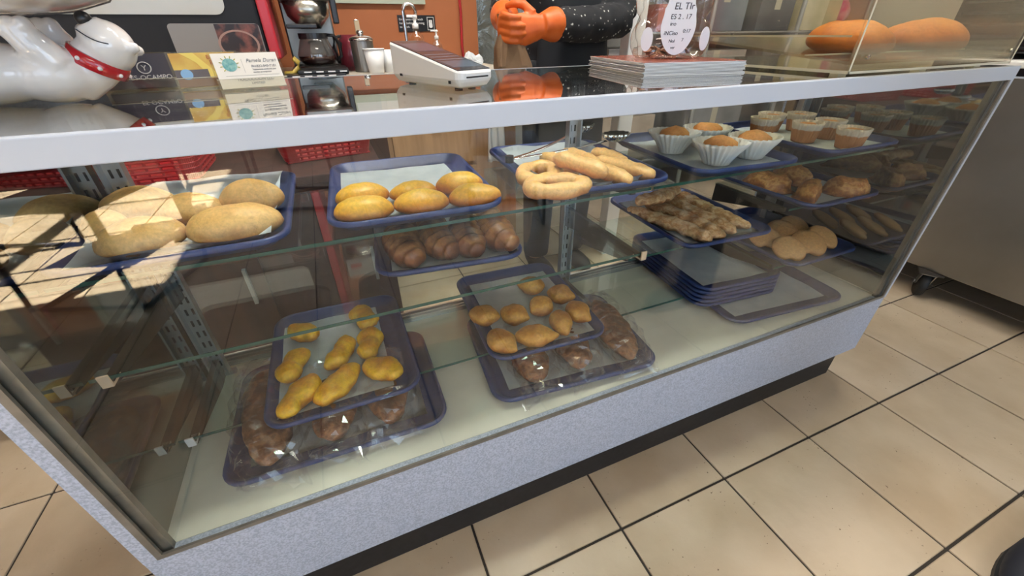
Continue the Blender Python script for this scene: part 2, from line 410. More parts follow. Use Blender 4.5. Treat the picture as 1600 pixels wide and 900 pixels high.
obj('kick_side', box(1.385, 1.402, .5355, YB-.03, 0, .1185), black_kick, case)
obj('front_rail', box(XL, XR-.0095, YF-.003, YF+.012, .9118, .9392, .0015), white_metal, case)
obj('back_rail', box(XL+.018, XR-.0095, YB-.02, YB, .915, .9392), rail_metal, case)
obj('top_glass', box(XL, XR-.0095, YF+.0125, YB-.021, .9325, .9390), top_glass, case)
obj('front_glass', box(XL+.0185, XR-.0095, YF+.004, YF+.009, .3235, .9115), case_glass, case)
obj('glass_channel', box(XL+.0185, XR-.0095, YF-.001, YF+.0035, .3232, .3315), grey_metal, case)
obj('glass_channel', box(XL+.0185, XL+.0275, YF-.001, YF+.0035, .3318, .9115), grey_metal, case)
obj('glass_channel', box(XR-.0178, XR-.0095, YF-.001, YF+.0035, .3318, .9115), grey_metal, case)
obj('corner_strip', box(XL+.0225, XL+.038, YF+.0095, YF+.02, .3235, .9115), grey_metal, case)
obj('corner_strip', box(XR-.03, XR-.0148, YF+.0095, YF+.02, .3235, .9115), grey_metal, case)
bm = NB()
for yy in (.952, .966, .980): bx(bm, XL+.02, XR-.015, yy, yy+.004, .3226, .334)
bx(bm, XL+.02, XR-.015, .95, .986, .3226, .325)
obj('door_track', bm, rail_metal, case)
slot_m = M('slot_shadow', (.01, .01, .01), rough=.9)
def standard(x):
    bm = NB(); bx(bm, x-.016, x+.016, .953-.03, .957-.03, .334, .914)
    for sx in (-.018, .014): bx(bm, x+sx, x+sx+.004, .938-.03, .957-.03, .334, .914)
    for k in range(19):
        for sx in (-.008, .004): bx(bm, x+sx, x+sx+.004, .9518-.03, .9529-.03, .35+k*.03, .365+k*.03, 1)
    bx(bm, x-.03, x+.03, .945-.03, .957-.03, .3226, .333)
    obj('shelf_standard', bm, [rail_metal, slot_m], case)
for x in (-.368, .557, 1.398): standard(x)
clip_tan = M('tan_clip', (.62, .47, .33), rough=.5); clip_white = M('white_clip', (.75, .75, .72), rough=.4)
def bracket(x, y0, ztop, clip):
    bm = NB(); prism(bm, [(y0, ztop-.006), (.92, ztop-.006), (.92, ztop-.062), (y0, ztop-.018)], 0, x-.006, x+.006)
    b = obj('shelf_bracket', bm, bracket_m, case)
    if clip is None: return
    bm = NB(); prism(bm, [(y0-.008, ztop-.014), (y0-.008, ztop+.006), (y0-.005, ztop+.006), (y0-.005, ztop-.0105), (y0+.02, ztop-.0105), (y0+.02, ztop-.014)], 0, x-.0065, x+.0065)
    obj('clip', bm, clip, b)
SHELVES = [  # x0,x1,y0,z_top,label
    (-.388, .585, .640, .737, 'top glass shelf on the left carrying the bun trays'),
    (.592, 1.415, .640, .737, 'top glass shelf on the right carrying the muffin trays'),
    (-.388, .565, .602, .608, 'middle glass shelf under the croissant tray'),
    (-.388, .812, .682, .377, 'lower glass shelf under the two trays of yellow pastries'),
    (.600, 1.085, .690, .540, 'glass shelf under the tray of long sugared pastries'),
    (1.095, 1.415, .660, .600, 'short glass shelf under the tray of flaky turnovers'),
    (1.095, 1.415, .640, .428, 'short low glass shelf under the round cookies')]
for x0, x1, y0, z, lab in SHELVES:
    t = thing('glass_shelf', lab, 'shelf', (0, 0, 0))
    obj('pane', box(x0, x1, y0+.0012, .915, z-.006, z-.0002), shelf_glass, t)
    obj('front_edge', box(x0, x1, y0, y0+.001, z-.006, z-.0002), glass_edge, t)
for x in (-.368, .557):
    bracket(x, .660, .737, None); bracket(x, .602, .608, clip_tan); bracket(x, .682, .377, clip_white)
for a in ((1.398, .66, .737), (1.398, .68, .600), (1.398, .66, .428), (.615, .71, .540), (1.075, .71, .540), (1.11, .68, .600), (1.11, .66, .428)): bracket(*a, None)

# ------------------------------------------------------------------ trays and paper liners
def tray_mesh(w, l):
    bm = NB(); lp = []
    for ins, z in ((.024, 0), (.008, .012), (.001, .014), (0, .016), (0, .0205), (.002, .0225), (.006, .0225), (.009, .020), (.022, .0045), (.027, .003)):
        lp.append([(x, y, z) for x, y in rrect(w-2*ins, l-2*ins, max(.006, .045-ins*.9), 6)])
    loft(bm, lp); bmesh.ops.recalc_face_normals(bm, faces=bm.faces)
    me = bpy.data.meshes.new('tray'); bm.to_mesh(me); bm.free(); me.materials.append(tray_m)
    for p in me.polygons: p.use_smooth = len(p.vertices) == 4
    return me
TRAY_S, TRAY_L = tray_mesh(.30, .385), tray_mesh(.415, .325)
def tray(x, y, z, deg, label, big=False, group='blue cafeteria trays in the case'):
    o = obj('cafeteria_tray', TRAY_L if big else TRAY_S, None, None, (x, y, z), math.radians(deg))
    return tag(o, label, 'tray', group)
def liner(x, y, z, deg, w, l, label, seed=0, dx=0, dy=0, curl=.006):
    bm = NB(); nx, ny = 14, 16; g = []
    for j in range(ny+1):
        row = []
        for i in range(nx+1):
            u, v = i/nx-.5, j/ny-.5; e = max(abs(u), abs(v))*2
            h = .0008 + .0012*(noise.noise(Vector((u*5+seed, v*5, seed)))+.6) + curl*max(0, (e-.82)/.18)**2*(.4+.6*noise.noise(Vector((seed, u*3, v*3)))+.5)
            row.append(bm.verts.new((u*w, v*l, h)))
        g.append(row)
    for j in range(ny):
        for i in range(nx): bm.faces.new((g[j][i], g[j][i+1], g[j+1][i+1], g[j+1][i]))
    bmesh.ops.solidify(bm, geom=bm.faces[:], thickness=.0003)
    a = math.radians(deg); px = x+dx*math.cos(a)-dy*math.sin(a); py = y+dx*math.sin(a)+dy*math.cos(a)
    o = obj('paper_liner', bm, paper_m, None, (px, py, z+.0035), a, smooth=True)
    return tag(o, label, 'paper', 'parchment sheets lining the trays')
ZT, ZM, ZL, ZF = .737, .608, .377, .3228
tray(-.243, .822, ZT, 0, 'blue tray of large pale buns at the left end of the top shelf')
liner(-.243, .822, ZT, 0, .25, .345, 'parchment sheet under the large pale buns', 1, .0, .006, .02)
tray(.118, .828, ZT, -3, 'blue tray of six golden oval buns on the top shelf')
liner(.118, .828, ZT, -3, .235, .30, 'parchment sheet under the six golden buns', 2, -.012, -.004)
tray(.494, .822, ZT, -4, 'blue tray of finger rolls with tongs on the top shelf')
liner(.494, .822, ZT, -4, .235, .32, 'parchment sheet under the finger rolls', 3, -.005, -.005, .02)
tray(.862, .806, ZT, -4, 'blue tray of muffins in white paper cups')
liner(.862, .806, ZT, -4, .24, .30, 'parchment sheet under the white paper muffin cups', 4, 0, -.01)
tray(1.262, .812, ZT, 0, 'blue tray of brown muffins at the right end of the top shelf')
liner(1.262, .812, ZT, 0, .24, .32, 'parchment sheet under the brown muffins', 5)
tray(.184, .868, ZM, -6, 'blue tray of four croissants on the middle shelf')
liner(.184, .868, ZM, -6, .24, .32, 'parchment sheet under the croissants', 6)
tray(-.089, .812, ZL, 0, 'blue tray of yellow knobbly rolls on the lower shelf')
liner(-.089, .812, ZL, 0, .222, .31, 'parchment sheet under the yellow knobbly rolls', 7, -.018, -.002)
tray(.375, .810, ZL, -3, 'blue tray of lemon-shaped pastries on the lower shelf')
liner(.375, .810, ZL, -3, .235, .315, 'parchment sheet under the lemon-shaped pastries', 8, .005, -.004)
tray(-.108, .726, ZF, -1, 'large blue tray of bagged loaves at the left on the deck', True, 'large blue trays on the case deck')
tray(.415, .700, ZF, -5, 'large blue tray of bagged loaves in the middle of the deck', True, 'large blue trays on the case deck')
liner(-.108, .726, ZF, -1, .33, .24, 'parchment sheet under the left bagged loaves', 9)
liner(.415, .700, ZF, -5, .33, .24, 'parchment sheet under the middle bagged loaves', 10)
tray(.900, .832, .540, -3, 'blue tray of long sugared pastries above the empty trays')
liner(.900, .832, .540, -3, .24, .32, 'parchment sheet under the long sugared pastries', 11)
tray(1.262, .800, .600, 0, 'blue tray of flaky turnovers near the right end')
liner(1.262, .800, .600, 0, .24, .32, 'parchment sheet under the flaky turnovers', 12)
tray(1.262, .790, .428, 0, 'blue tray of round cookies near the right end')
tray(1.105, .702, ZF, -5, 'single empty large blue tray lowest on the deck', True, 'large blue trays on the case deck')
for k in range(5):
    tray(1.015, .832, ZF+.0045+k*.0135, -5, ['empty blue tray at the bottom of the small stack', 'second empty blue tray up in the stack', 'middle empty blue tray of the stack', 'fourth empty blue tray up in the stack', 'topmost empty blue tray of the stack'][k], False, 'stack of empty blue trays')

liner(1.105, .702, ZF, -5, .335, .245, 'parchment sheet in the single empty large tray', 14)
liner(1.015, .832, ZF+.0045+4*.0135, -5, .235, .31, 'parchment sheet in the topmost stacked tray', 15)
# ------------------------------------------------------------------ baked goods
def G(r, g, b): return tuple(((v/255+.055)/1.055)**2.4 if v > 10 else v/255/12.92 for v in (r, g, b))
pale = crust('pale_bun_crust', [(.0, G(172, 108, 52)), (.30, G(206, 150, 84)), (.58, G(234, 190, 124)), (1, G(228, 178, 104))], 22, .38, .5, .2, 160)
gold = crust('golden_bun_crust', [(.0, G(158, 78, 20)), (.36, G(206, 122, 34)), (.60, G(232, 168, 52)), (1, G(242, 192, 72))], 16, .42, .42, .15, 130)
finger = crust('finger_roll_crust', [(.0, G(176, 96, 46)), (.38, G(214, 150, 88)), (.7, G(236, 190, 124)), (1, G(236, 186, 114))], 20, .42, .45, .2, 150)
yellow = crust('yellow_roll_crust', [(.0, G(160, 84, 10)), (.35, G(212, 138, 18)), (.65, G(240, 188, 36)), (1, G(212, 142, 22))], 30, .6, .45, .6, 80)
lemon = crust('lemon_pastry_crust', [(.0, G(128, 62, 16)), (.35, G(176, 108, 34)), (.7, G(212, 156, 66)), (1, G(184, 120, 42))], 34, .55, .5, .7, 90)
croi = crust('croissant_crust', [(.0, G(50, 24, 10)), (.35, G(88, 46, 22)), (.60, G(128, 76, 40)), (.8, G(166, 112, 66)), (1, G(84, 42, 20))], 26, .55, .38, .3, 120)
loafc = crust('bagged_loaf_crust', [(.0, G(62, 34, 20)), (.40, G(104, 62, 38)), (.62, G(150, 98, 62)), (.78, G(116, 70, 44)), (1, G(90, 52, 32))], 45, .8, .6, .8, 60)
sugar = crust('sugared_pastry_crust', [(.0, G(124, 78, 40)), (.30, G(184, 132, 82)), (.52, G(228, 190, 142)), (.72, G(200, 148, 94)), (1, G(236, 204, 160))], 55, .8, .6, .9, 70)
flaky = crust('flaky_turnover_crust', [(.0, G(112, 58, 18)), (.35, G(168, 104, 42)), (.6, G(210, 158, 90)), (.8, G(160, 94, 38)), (1, G(196, 140, 74))], 55, .8, .5, .9, 80)
cookie_m = crust('cookie_dough', [(.0, G(176, 118, 62)), (.5, G(206, 152, 94)), (1, G(218, 168, 110))], 60, .3, .7, .3, 200)
muff = crust('muffin_crown', [(.0, G(160, 92, 40)), (.5, G(204, 136, 74)), (1, G(214, 150, 88))], 40, .5, .65, .5, 110)
orangeb = crust('orange_bread_crust', [(.0, G(140, 70, 14)), (.5, G(186, 104, 24)), (1, G(206, 132, 44))], 16, .45, .62, .2, 90)

def bun(l, w, h, seed, pinch=0):
    bm = NB(); bmesh.ops.create_uvsphere(bm, u_segments=28, v_segments=18, radius=1)
    for v in bm.verts:
        x, y, z = v.co
        z = z if z > 0 else z*.55
        s = 1 - pinch*max(0, abs(x)-.5)
        v.co = Vector((x*l/2, y*w/2*s, z*h*.66 + h*.34))
    lump(bm, .003, 22, seed, .0012, 60); flatten(bm, .001)
    for v in bm.verts: v.co.z = max(v.co.z, 0)
    return bm
def bread(name, bm, mat, x, y, z, deg, label, cat, group, tilt=None):
    o = obj(name, bm, mat, None, (x, y, z), math.radians(deg), smooth=True)
    if tilt: o.rotation_euler = (math.radians(tilt[0]), math.radians(tilt[1]), math.radians(deg))
    return tag(o, label, cat, group)
P = ZT+.0062
for k, (x, y, l, w, h, a, lab) in enumerate((
        (-.338, .872, .112, .088, .050, -8, 'large pale bun at the back left of its tray'),
        (-.250, .806, .112, .080, .046, -8, 'large pale bun in the middle of its tray, behind the front pair'),
        (-.158, .815, .100, .080, .056, -4, 'large pale bun with a browned top at the right rear'),
        (-.168, .700, .132, .084, .052, 4, 'large pale bun at the front right, nearest the glass'),
        (-.288, .702, .112, .084, .050, 3, 'large pale bun at the front centre beside the front right one'),
        (-.352, .772, .060, .076, .046, 40, 'pale bun at the left edge of its tray under the glare'))):
    bread('bun', bun(l, w, h, k+1), pale, x, y, P, a, lab, 'bread', 'large pale buns on the left top tray')
for k, (x, y, l, w, h, a, lab) in enumerate((
        (.026, .768, .096, .064, .040, 2, 'golden oval bun at the rear left of the six'), (.117, .754, .094, .060, .036, -2, 'golden oval bun in the rear middle of the six'),
        (.206, .750, .096, .062, .042, -4, 'browned oval bun at the rear right of the six'), (.022, .690, .098, .064, .042, -6, 'yellow-topped oval bun at the front left of the six'),
        (.118, .685, .100, .062, .040, -6, 'yellow-topped oval bun in the front middle of the six'), (.212, .676, .098, .060, .042, -8, 'browned oval bun at the front right of the six'))):
    bread('bun', bun(l, w, h, k+11, .3), gold, x, y, P, a, lab, 'bread', 'six golden oval buns')

def finger_roll(l, r, seed, bend=.01):
    bm = NB(); n = 18; pa = []; ra = []
    for i in range(n+1):
        s = i/n*2-1; pa.append((s*l/2, bend*(1-s*s), r*.92)); e = (1-abs(s)**5)**.5 if abs(s) < 1 else 0
        ra.append(max(.002, r*e*(1+.06*math.sin(i*1.7+seed))))
    sweep(bm, pa, ra, 14, .92); lump(bm, .0015, 30, seed); return bm
def hook_roll(l, w, r, seed):
    bm = NB(); pa = []
    for i in range(36):
        t = 2*PI*i/36; pa.append((math.copysign(abs(math.cos(t))**.8, math.cos(t))*l/2, math.sin(t)*w/2, r*.9))
    loop_tube(bm, pa, [r*(1+.1*math.sin(i*.9+seed)) for i in range(36)], 14, .9); lump(bm, .0012, 30, seed); return bm
F = 'finger and ring rolls on the tongs tray'
bread('ring_roll', hook_roll(.10, .068, .0165, 1), finger, .384, .760, P, 55, 'looped roll with an open middle beside the tongs', 'bread', F)
bread('ring_roll', hook_roll(.105, .060, .017, 2), finger, .378, .672, P, -12, 'looped roll at the front left of the tongs tray', 'bread', F)
for k, (x, y, dz, l, a, ty, lab) in enumerate((
        (.452, .802, .0, .150, -86, 0, 'plain finger roll lying behind the others, left of centre'),
        (.518, .818, .0, .150, -88, 0, 'finger roll at the back of the tongs tray'),
        (.437, .694, .026, .135, -68, 3, 'finger roll lying on top of the front looped roll'),
        (.498, .698, .004, .150, -74, 2, 'pale-ended finger roll in the front middle of the tongs tray'),
        (.562, .716, .0, .165, -74, 0, 'browned finger roll at the front right of the tongs tray'),
        (.582, .800, .0, .120, -84, 0, 'short finger roll at the right rear of the tongs tray'))):
    bread('finger_roll', finger_roll(l, .0185, k, .008), finger, x, y, P+dz, a, lab, 'bread', F, (0, ty))

def muffin_cup(rb, rt_, h, mat, seed, flare=.0):
    bm = NB()
    def fn(r, z, t): return r*(1+(.02+.055*z/h)*math.cos(t*26)) + flare*max(0, z/h-.45)*(.5+.5*math.cos(2*t+seed))
    lathe(bm, [(0, 0), (rb*.6, 0), (rb, .0005), (rb*1.03, h*.1), ((rb+rt_)/2, h*.5), (rt_*.96, h*.85), (rt_, h), (rt_-.001, h-.0005), (rt_*.95, h*.84), ((rb+rt_)/2-.0012, h*.5), (rb*.98, .003), (0, .003)], 104, fn=fn)
    return bm
cup_white = M('white_muffin_paper', (.72, .71, .67), (.80, .79, .75), scale=30, rough=.8)
def two_tone(name, lo, hi, z):
    m = M(name, lo, rough=.7); nt = m.node_tree; N = nt.nodes; L = nt.links
    tc = N.new('ShaderNodeTexCoord'); s = N.new('ShaderNodeSeparateXYZ'); L.new(tc.outputs['Generated'], s.inputs[0])
    n = N.new('ShaderNodeTexNoise'); n.inputs['Scale'].default_value = 6; L.new(tc.outputs['Generated'], n.inputs['Vector'])
    a = N.new('ShaderNodeMath'); a.operation = 'MULTIPLY_ADD'; a.inputs[1].default_value = .2; L.new(n.outputs[0], a.inputs[0]); L.new(s.outputs['Z'], a.inputs[2])
    r = N.new('ShaderNodeValToRGB'); r.color_ramp.elements[0].position = z; r.color_ramp.elements[1].position = z+.06
    r.color_ramp.elements[0].color = (*lo, 1); r.color_ramp.elements[1].color = (*hi, 1); L.new(a.outputs[0], r.inputs[0])
    L.new(r.outputs[0], N['Principled BSDF'].inputs['Base Color']); return m
cup_brown = two_tone('greased_muffin_paper', G(176, 116, 66), G(206, 194, 176), .72)
def muffin(x, y, z, label, white, seed, r=.040, h=.043, a=0):
    t = thing('muffin', label, 'muffin', (x, y, z), math.radians(a), 'muffins in white paper cups' if white else 'brown muffins in greased paper')
    if white: obj('paper_cup', muffin_cup(.030, .054, .052, None, seed, .016), cup_white, t, smooth=True)
    else: obj('paper_cup', muffin_cup(.028, .037, .052, None, seed), cup_brown, t, smooth=True)
    bm = NB(); rr = r if white else .031
    lathe(bm, [(0, .004), (.022, .004), (rr*.9, .026), (rr, .034), (rr*.88, .043 if not white else .050), (rr*.55, .048 if not white else .060), (0, .050 if not white else .064)], 26)
    lump(bm, .005 if white else .003, 40, seed)
    obj('cake', bm, muff, t, smooth=True)
Q = ZT+.0062
for k, (x, y, lab) in enumerate(((.806, .835, 'tall muffin in a white paper cup at the left rear'), (.826, .705, 'muffin in a white paper cup at the front of its tray'),
        (.925, .842, 'muffin in a white paper cup at the rear right'), (.945, .712, 'muffin in a flared white paper cup at the front right'))): muffin(x, y, Q, lab, True, k+1, a=k*40)
for k, (x, y, lab) in enumerate(((1.178, .872, 'brown muffin at the left rear of the right-hand tray'), (1.262, .915, 'brown muffin at the back of the right-hand tray'),
        (1.222, .772, 'brown muffin in the middle of the right-hand tray'), (1.345, .880, 'brown muffin by the mirror at the back right'),
        (1.318, .772, 'brown muffin in the middle right beside the mirror'), (1.258, .672, 'brown muffin with torn paper at the front of the right-hand tray'))): muffin(x, y, Q, lab, False, k+7, a=k*50)

def croissant(l, r, seed, bend=.016):
    bm = NB(); n = 64; pa = []; ra = []
    for i in range(n+1):
        s = i/n*2-1; prof = (1-abs(s)**2.4)**.62 if abs(s) < 1 else 0
        step = (abs(s)*4.4+.15*math.sin(seed)) % 1
        pa.append((s*l/2, bend*(1-s*s)*1.5-bend, r*.85)); ra.append(max(.006, r*(.34+.66*prof)*(1.10-.21*step)))
    sweep(bm, pa, ra, 20, .85); lump(bm, .004, 30, seed, .002, 90)
    for v in bm.verts: v.co.z = max(v.co.z, 0)
    return bm
for k, (x, y, a, lab) in enumerate(((.092, .790, 82, 'croissant at the left end of the croissant tray'), (.158, .792, 88, 'croissant second from the left on its tray'),
        (.222, .780, 76, 'croissant third from the left on its tray'), (.285, .772, 84, 'darkest croissant at the right end of the croissant tray'))):
    bread('croissant', croissant(.185, .037, k+3), croi, x, y, ZM+.0062, a, lab, 'croissant', 'croissants on the middle shelf')

def knobbly(l, w, h, seed):
    bm = NB(); n = 22; pa = []; ra = []
    for i in range(n+1):
        s = i/n*2-1; e = (1-abs(s)**3.2)**.55 if abs(s) < 1 else 0
        pa.append((s*l/2, .004*math.sin(s*3+seed), h*.48)); f = 1+.14*math.sin(s*5+seed*2.1)
        ra.append((max(.002, w/2*e*f), max(.002, h/2*e*(1+.08*math.sin(s*6+seed)))))
    sweep(bm, pa, ra, 18); lump(bm, .005, 36, seed, .0015, 110)
    for v in bm.verts: v.co.z = max(v.co.z, 0)
    return bm
P5 = ZL+.0062
for k, (x, y, l, w, a, lab) in enumerate((
        (-.170, .900, .080, .046, -40, 'yellow knobbly roll at the back left of its tray'), (-.188, .785, .100, .052, 75, 'yellow knobbly roll at the middle left of its tray'),
        (-.174, .686, .112, .052, 62, 'long yellow knobbly roll at the front left corner'), (-.102, .690, .118, .052, 50, 'long yellow knobbly roll at the front centre'),
        (-.092, .790, .108, .046, 62, 'yellow knobbly roll in the centre of its tray'), (-.026, .800, .104, .052, 68, 'yellow knobbly roll right of the centre one'),
        (-.010, .696, .092, .058, -52, 'heart-shaped yellow roll at the front right'), (-.030, .910, .095, .056, -70, 'yellow knobbly roll at the back right of its tray'))):
    bread('knobbly_roll', knobbly(l, w, .042, k+1), yellow, x, y, P5, a, lab, 'pastry', 'yellow knobbly rolls')
def lemon_pastry(l, w, h, seed, tip=.35):
    bm = NB(); n = 24; pa = []; ra = []
    for i in range(n+1):
        s = i/n; e = math.sin(PI*min(1, s*1.06))**.6 if s < .62 else max(0, (1-(s-.62)/.38))**.75*(math.sin(PI*.62*1.06)**.6)
        e = max(.05, e); pa.append(((s-.45)*l, .002*math.sin(seed+s*4), h*.47)); ra.append((w/2*e, h/2*e**.8))
    sweep(bm, pa, ra, 20, fn=lambda s, th: 1-.06*max(0, math.cos(th*1-PI/2))**12); lump(bm, .003, 40, seed, .001, 120)
    for v in bm.verts: v.co.z = max(v.co.z, 0)
    return bm
for k, (x, y, l, w, a, lab) in enumerate((
        (.250, .788, .082, .064, -28, 'lemon-shaped pastry at the left edge, behind the front one'), (.256, .678, .090, .066, -66, 'lemon-shaped pastry at the front left corner of its tray'),
        (.325, .762, .080, .066, -50, 'lemon-shaped pastry in the middle left'), (.334, .664, .104, .062, -24, 'long-tipped lemon-shaped pastry at the front centre'),
        (.405, .768, .076, .064, 200, 'lemon-shaped pastry in the middle of its tray'), (.425, .868, .080, .064, 150, 'lemon-shaped pastry at the back of its tray'),
        (.475, .795, .078, .064, -40, 'lemon-shaped pastry at the right, behind the tipped one'), (.418, .686, .092, .058, -100, 'lemon-shaped pastry pointing to the glass'),
        (.480, .708, .082, .062, -80, 'lemon-shaped pastry with a thin tip at the front right'))):
    bread('lemon_pastry', lemon_pastry(l, w, .050, k+1), lemon, x, y, P5, a, lab, 'pastry', 'lemon-shaped pastries')

def long_pastry(l, w, h, seed, bend=.01):
    bm = NB(); n = 40; pa = []; ra = []
    for i in range(n+1):
        s = i/n*2-1; e = (1-abs(s)**6)**.5 if abs(s) < 1 else 0
        pa.append((s*l/2, bend*math.sin(s*2+seed), h*.45)); f = 1+.10*math.sin(s*14+seed)+.05*math.sin(s*31)
        ra.append((max(.003, w/2*e*f), max(.003, h/2*e*(1+.1*math.sin(s*17+seed)))))
    sweep(bm, pa, ra, 16); lump(bm, .005, 40, seed, .002, 110)
    for v in bm.verts: v.co.z = max(v.co.z, 0)
    return bm
P9 = .540+.0062
for k, (x, y, dz, l, a, lab) in enumerate((
        (.800, .788, .0, .27, -80, 'long sugared pastry at the left of its tray, nearest the middle of the case'), (.862, .798, .0, .28, -84, 'long sugared pastry second from the left'),
        (.922, .812, .0, .29, -86, 'long sugared pastry third from the left'), (.985, .820, .0, .29, -90, 'long sugared pastry at the right of its tray'),
        (.860, .905, .034, .20, 12, 'sugared pastry lying crosswise over the back of the others'))):
    bread('long_pastry', long_pastry(l, .050, .034, k+1), sugar, x, y, P9+dz, a, lab, 'pastry', 'long sugared pastries')
def turnover(r, h, seed):
    bm = NB(); pts = []
    n = 20
    for i in range(n+1):
        t = PI*i/n; pts.append((math.cos(t)*r, math.sin(t)*r*1.0))
    cx = 0
    rings = []
    for f, z in ((1, 0), (1.03, .004), (.92, .008), (.8, h*.6), (.55, h*.92), (.2, h)):
        rings.append([(x*f, y*f+(1-f)*r*.32, z) for x, y in pts])
    loft(bm, rings); bmesh.ops.subdivide_edges(bm, edges=[e for e in bm.edges if e.calc_length() > r*.25], cuts=3, use_grid_fill=True)
    lump(bm, .006, 45, seed, .003, 110)
    for v in bm.verts: v.co.z = max(v.co.z, 0)
    return bm
P11 = .6062
for k, (x, y, dz, r, a, lab) in enumerate(((1.198, .805, 0, .075, 95, 'flaky turnover at the left of its tray'), (1.300, .785, .012, .085, 60, 'large browned flaky turnover in the middle of its tray'),
        (1.215, .668, 0, .062, 25, 'flaky turnover with dripping filling at the front'), (1.345, .678, 0, .064, 130, 'pointed flaky turnover at the front right by the mirror'))):
    bread('turnover', turnover(r, .05, k+1), flaky, x, y, P11+dz, a, lab, 'pastry', 'flaky turnovers')
def cookie(r, h, seed, cleft):
    bm = NB(); n = 36; pr = [(0, 0), (r*.9, 0), (r, h*.4), (r*.93, h*.8), (r*.7, h), (r*.3, h*1.05), (0, h*1.06)]
    lathe(bm, pr, n, fn=lambda q, z, t: q*(1-cleft*math.exp(-((((t+PI) % (2*PI))-PI)/.35)**2)))
    for v in bm.verts: v.co.x *= 1.12
    lump(bm, .001, 60, seed); return bm
P10 = .428+.0032
for k, (x, y, dz, r, a, tl, lab) in enumerate((
        (1.182, .672, .021, .046, -128, 24, 'heart-shaped cookie at the front left of the cookie tray'), (1.268, .672, .022, .049, -132, 24, 'heart-shaped cookie at the front centre of the cookie tray'),
        (1.345, .684, .021, .045, -120, 24, 'heart-shaped cookie at the front right of the cookie tray'), (1.188, .760, .021, .046, -126, 24, 'round cookie behind the front left one'),
        (1.272, .764, .022, .047, -130, 24, 'round cookie behind the front centre one'), (1.345, .776, .021, .045, -122, 24, 'round cookie at the back right near the mirror'))):
    bread('cookie', cookie(r, .014, k, .28), cookie_m, x, y, P10+dz, a, lab, 'cookie', 'round and heart-shaped cookies', (0, tl))

# loaves in clear bags
film = clear('bag_film', (.985, .985, .99), 1.35, .07, .55, .055)
def loaf(l, w, h, seed):
    bm = NB(); n = 30; pa = []; ra = []
    for i in range(n+1):
        s = i/n*2-1; e = (1-abs(s)**2.6)**.6 if abs(s) < 1 else 0
        pa.append((s*l/2, 0, h*.46)); ra.append((max(.003, w/2*e), max(.003, h/2*e**.8)))
    def fn(s, th): return 1-.05*abs(math.sin(th*2.5+seed))*1.0
    sweep(bm, pa, ra, 30, fn=fn); lump(bm, .006, 26, seed, .003, 80)
    for v in bm.verts: v.co.z = max(v.co.z, 0)
    return bm
def bag(l, w, h, seed):
    """loose film around a loaf, gathered flat at the rear and crumpled into a fan at the front"""
    bm = NB(); n = 40; m = 26; pa = []; ra = []; rs = random.Random(seed)
    for i in range(n+1):
        s = i/n*2-1; a = abs(s)
        e = (1-a**3.2)**.5 if a < 1 else 0
        fan = .70+.25*max(0, (a-.8)/.2)
        pa.append((s*l/2, .004*math.sin(i+seed), .003+h*.5*max(e, .10))); ra.append((w/2*max(e, fan if a > .72 else 0, .3), max(.003, h/2*e)))
    sweep(bm, pa, ra, m); bm.normal_update()
    for v in bm.verts:
        q = abs(v.co.x)/(l/2); amp = .0025+.010*max(0, q-.55)
        v.co += v.normal*amp*rs.uniform(-1, 1.3) + Vector((0, 0, amp*rs.uniform(-.2, 1)))
    for v in bm.verts: v.co.z = max(v.co.z, -.0005)
    return bm
for k, (x, y, l, w, h, a, ty, lab) in enumerate((
        (-.248, .715, .270, .096, .058, -84, 0, 'long dark loaf in the clear bag at the far left of the deck'),
        (-.125, .690, .200, .092, .056, -88, 0, 'dark loaf in a clear bag under the front of the yellow roll tray'),
        (-.012, .690, .200, .088, .056, -92, 0, 'dark loaf in a clear bag at the right of the left deck tray'),
        (.318, .668, .190, .088, .056, -98, 0, 'split-topped loaf in a clear bag under the lemon-shaped pastries'),
        (.435, .665, .190, .084, .056, -100, 0, 'braided loaf in a clear bag in the middle of its tray'),
        (.560, .668, .240, .086, .060, -101, 0, 'crusty loaf in a clear bag at the right of the deck tray'))):
    z = ZF+.0062; big = k < 3
    bread('loaf', loaf(l, w, h, k+1), loafc, x, y, z+.001, a, lab, 'bread', 'dark loaves on the case deck')
    o = obj('plastic_bag', bag(l+.075, w+.03, h+.012, k+1), film, None, (x, y, z), math.radians(a))
    tag(o, 'crinkled clear plastic bag around the ' + ['long loaf at the far left', 'loaf under the yellow roll tray', 'loaf beside the parchment edge', 'split-topped loaf', 'braided loaf in the middle', 'crusty loaf at the right'][k], 'bag', 'clear bread bags')
# serving tongs on the finger roll tray
t = thing('serving_tongs', 'stainless serving tongs with scalloped ends lying behind the finger rolls', 'tongs', (.358, .862, ZT+.026), 0)
for s, ang in ((1, .34), (-1, .02)):
    L_ = .225 if s > 0 else .262; c, sn = math.cos(ang), math.sin(ang)
    bm = NB(); pa = [(c*u*L_, sn*u*L_, .004+.03*u*u*(.9 if s > 0 else .5)) for u in [i/10 for i in range(11)]]
    sweep(bm, pa, [(.008-.002*math.sin(PI*u/10), .0018) for u in range(11)], 8)
    obj('arm', bm, chrome, t, smooth=True)
    bm = NB(); n = 22
    ring0 = [(c*(L_+.03)+(.036*math.cos(q))*(1+.09*math.cos(q*12))*c-.026*math.sin(q)*(1+.09*math.cos(q*12))*sn,
              sn*(L_+.03)+(.036*math.cos(q))*(1+.09*math.cos(q*12))*sn+.026*math.sin(q)*(1+.09*math.cos(q*12))*c) for q in [2*PI*i/72 for i in range(72)]]
    cx = c*(L_+.03); cy = sn*(L_+.03); zb = .004+.03*(.9 if s > 0 else .5)
    loft(bm, [[(cx+(x-cx)*f, cy+(y-cy)*f, zb+d) for x, y in ring0] for f, d in ((1, .016), (.85, .006), (.5, -.002), (.48, -.001), (.83, .008), (.97, .016))])
    obj('scalloped_head', bm, chrome, t, smooth=True)
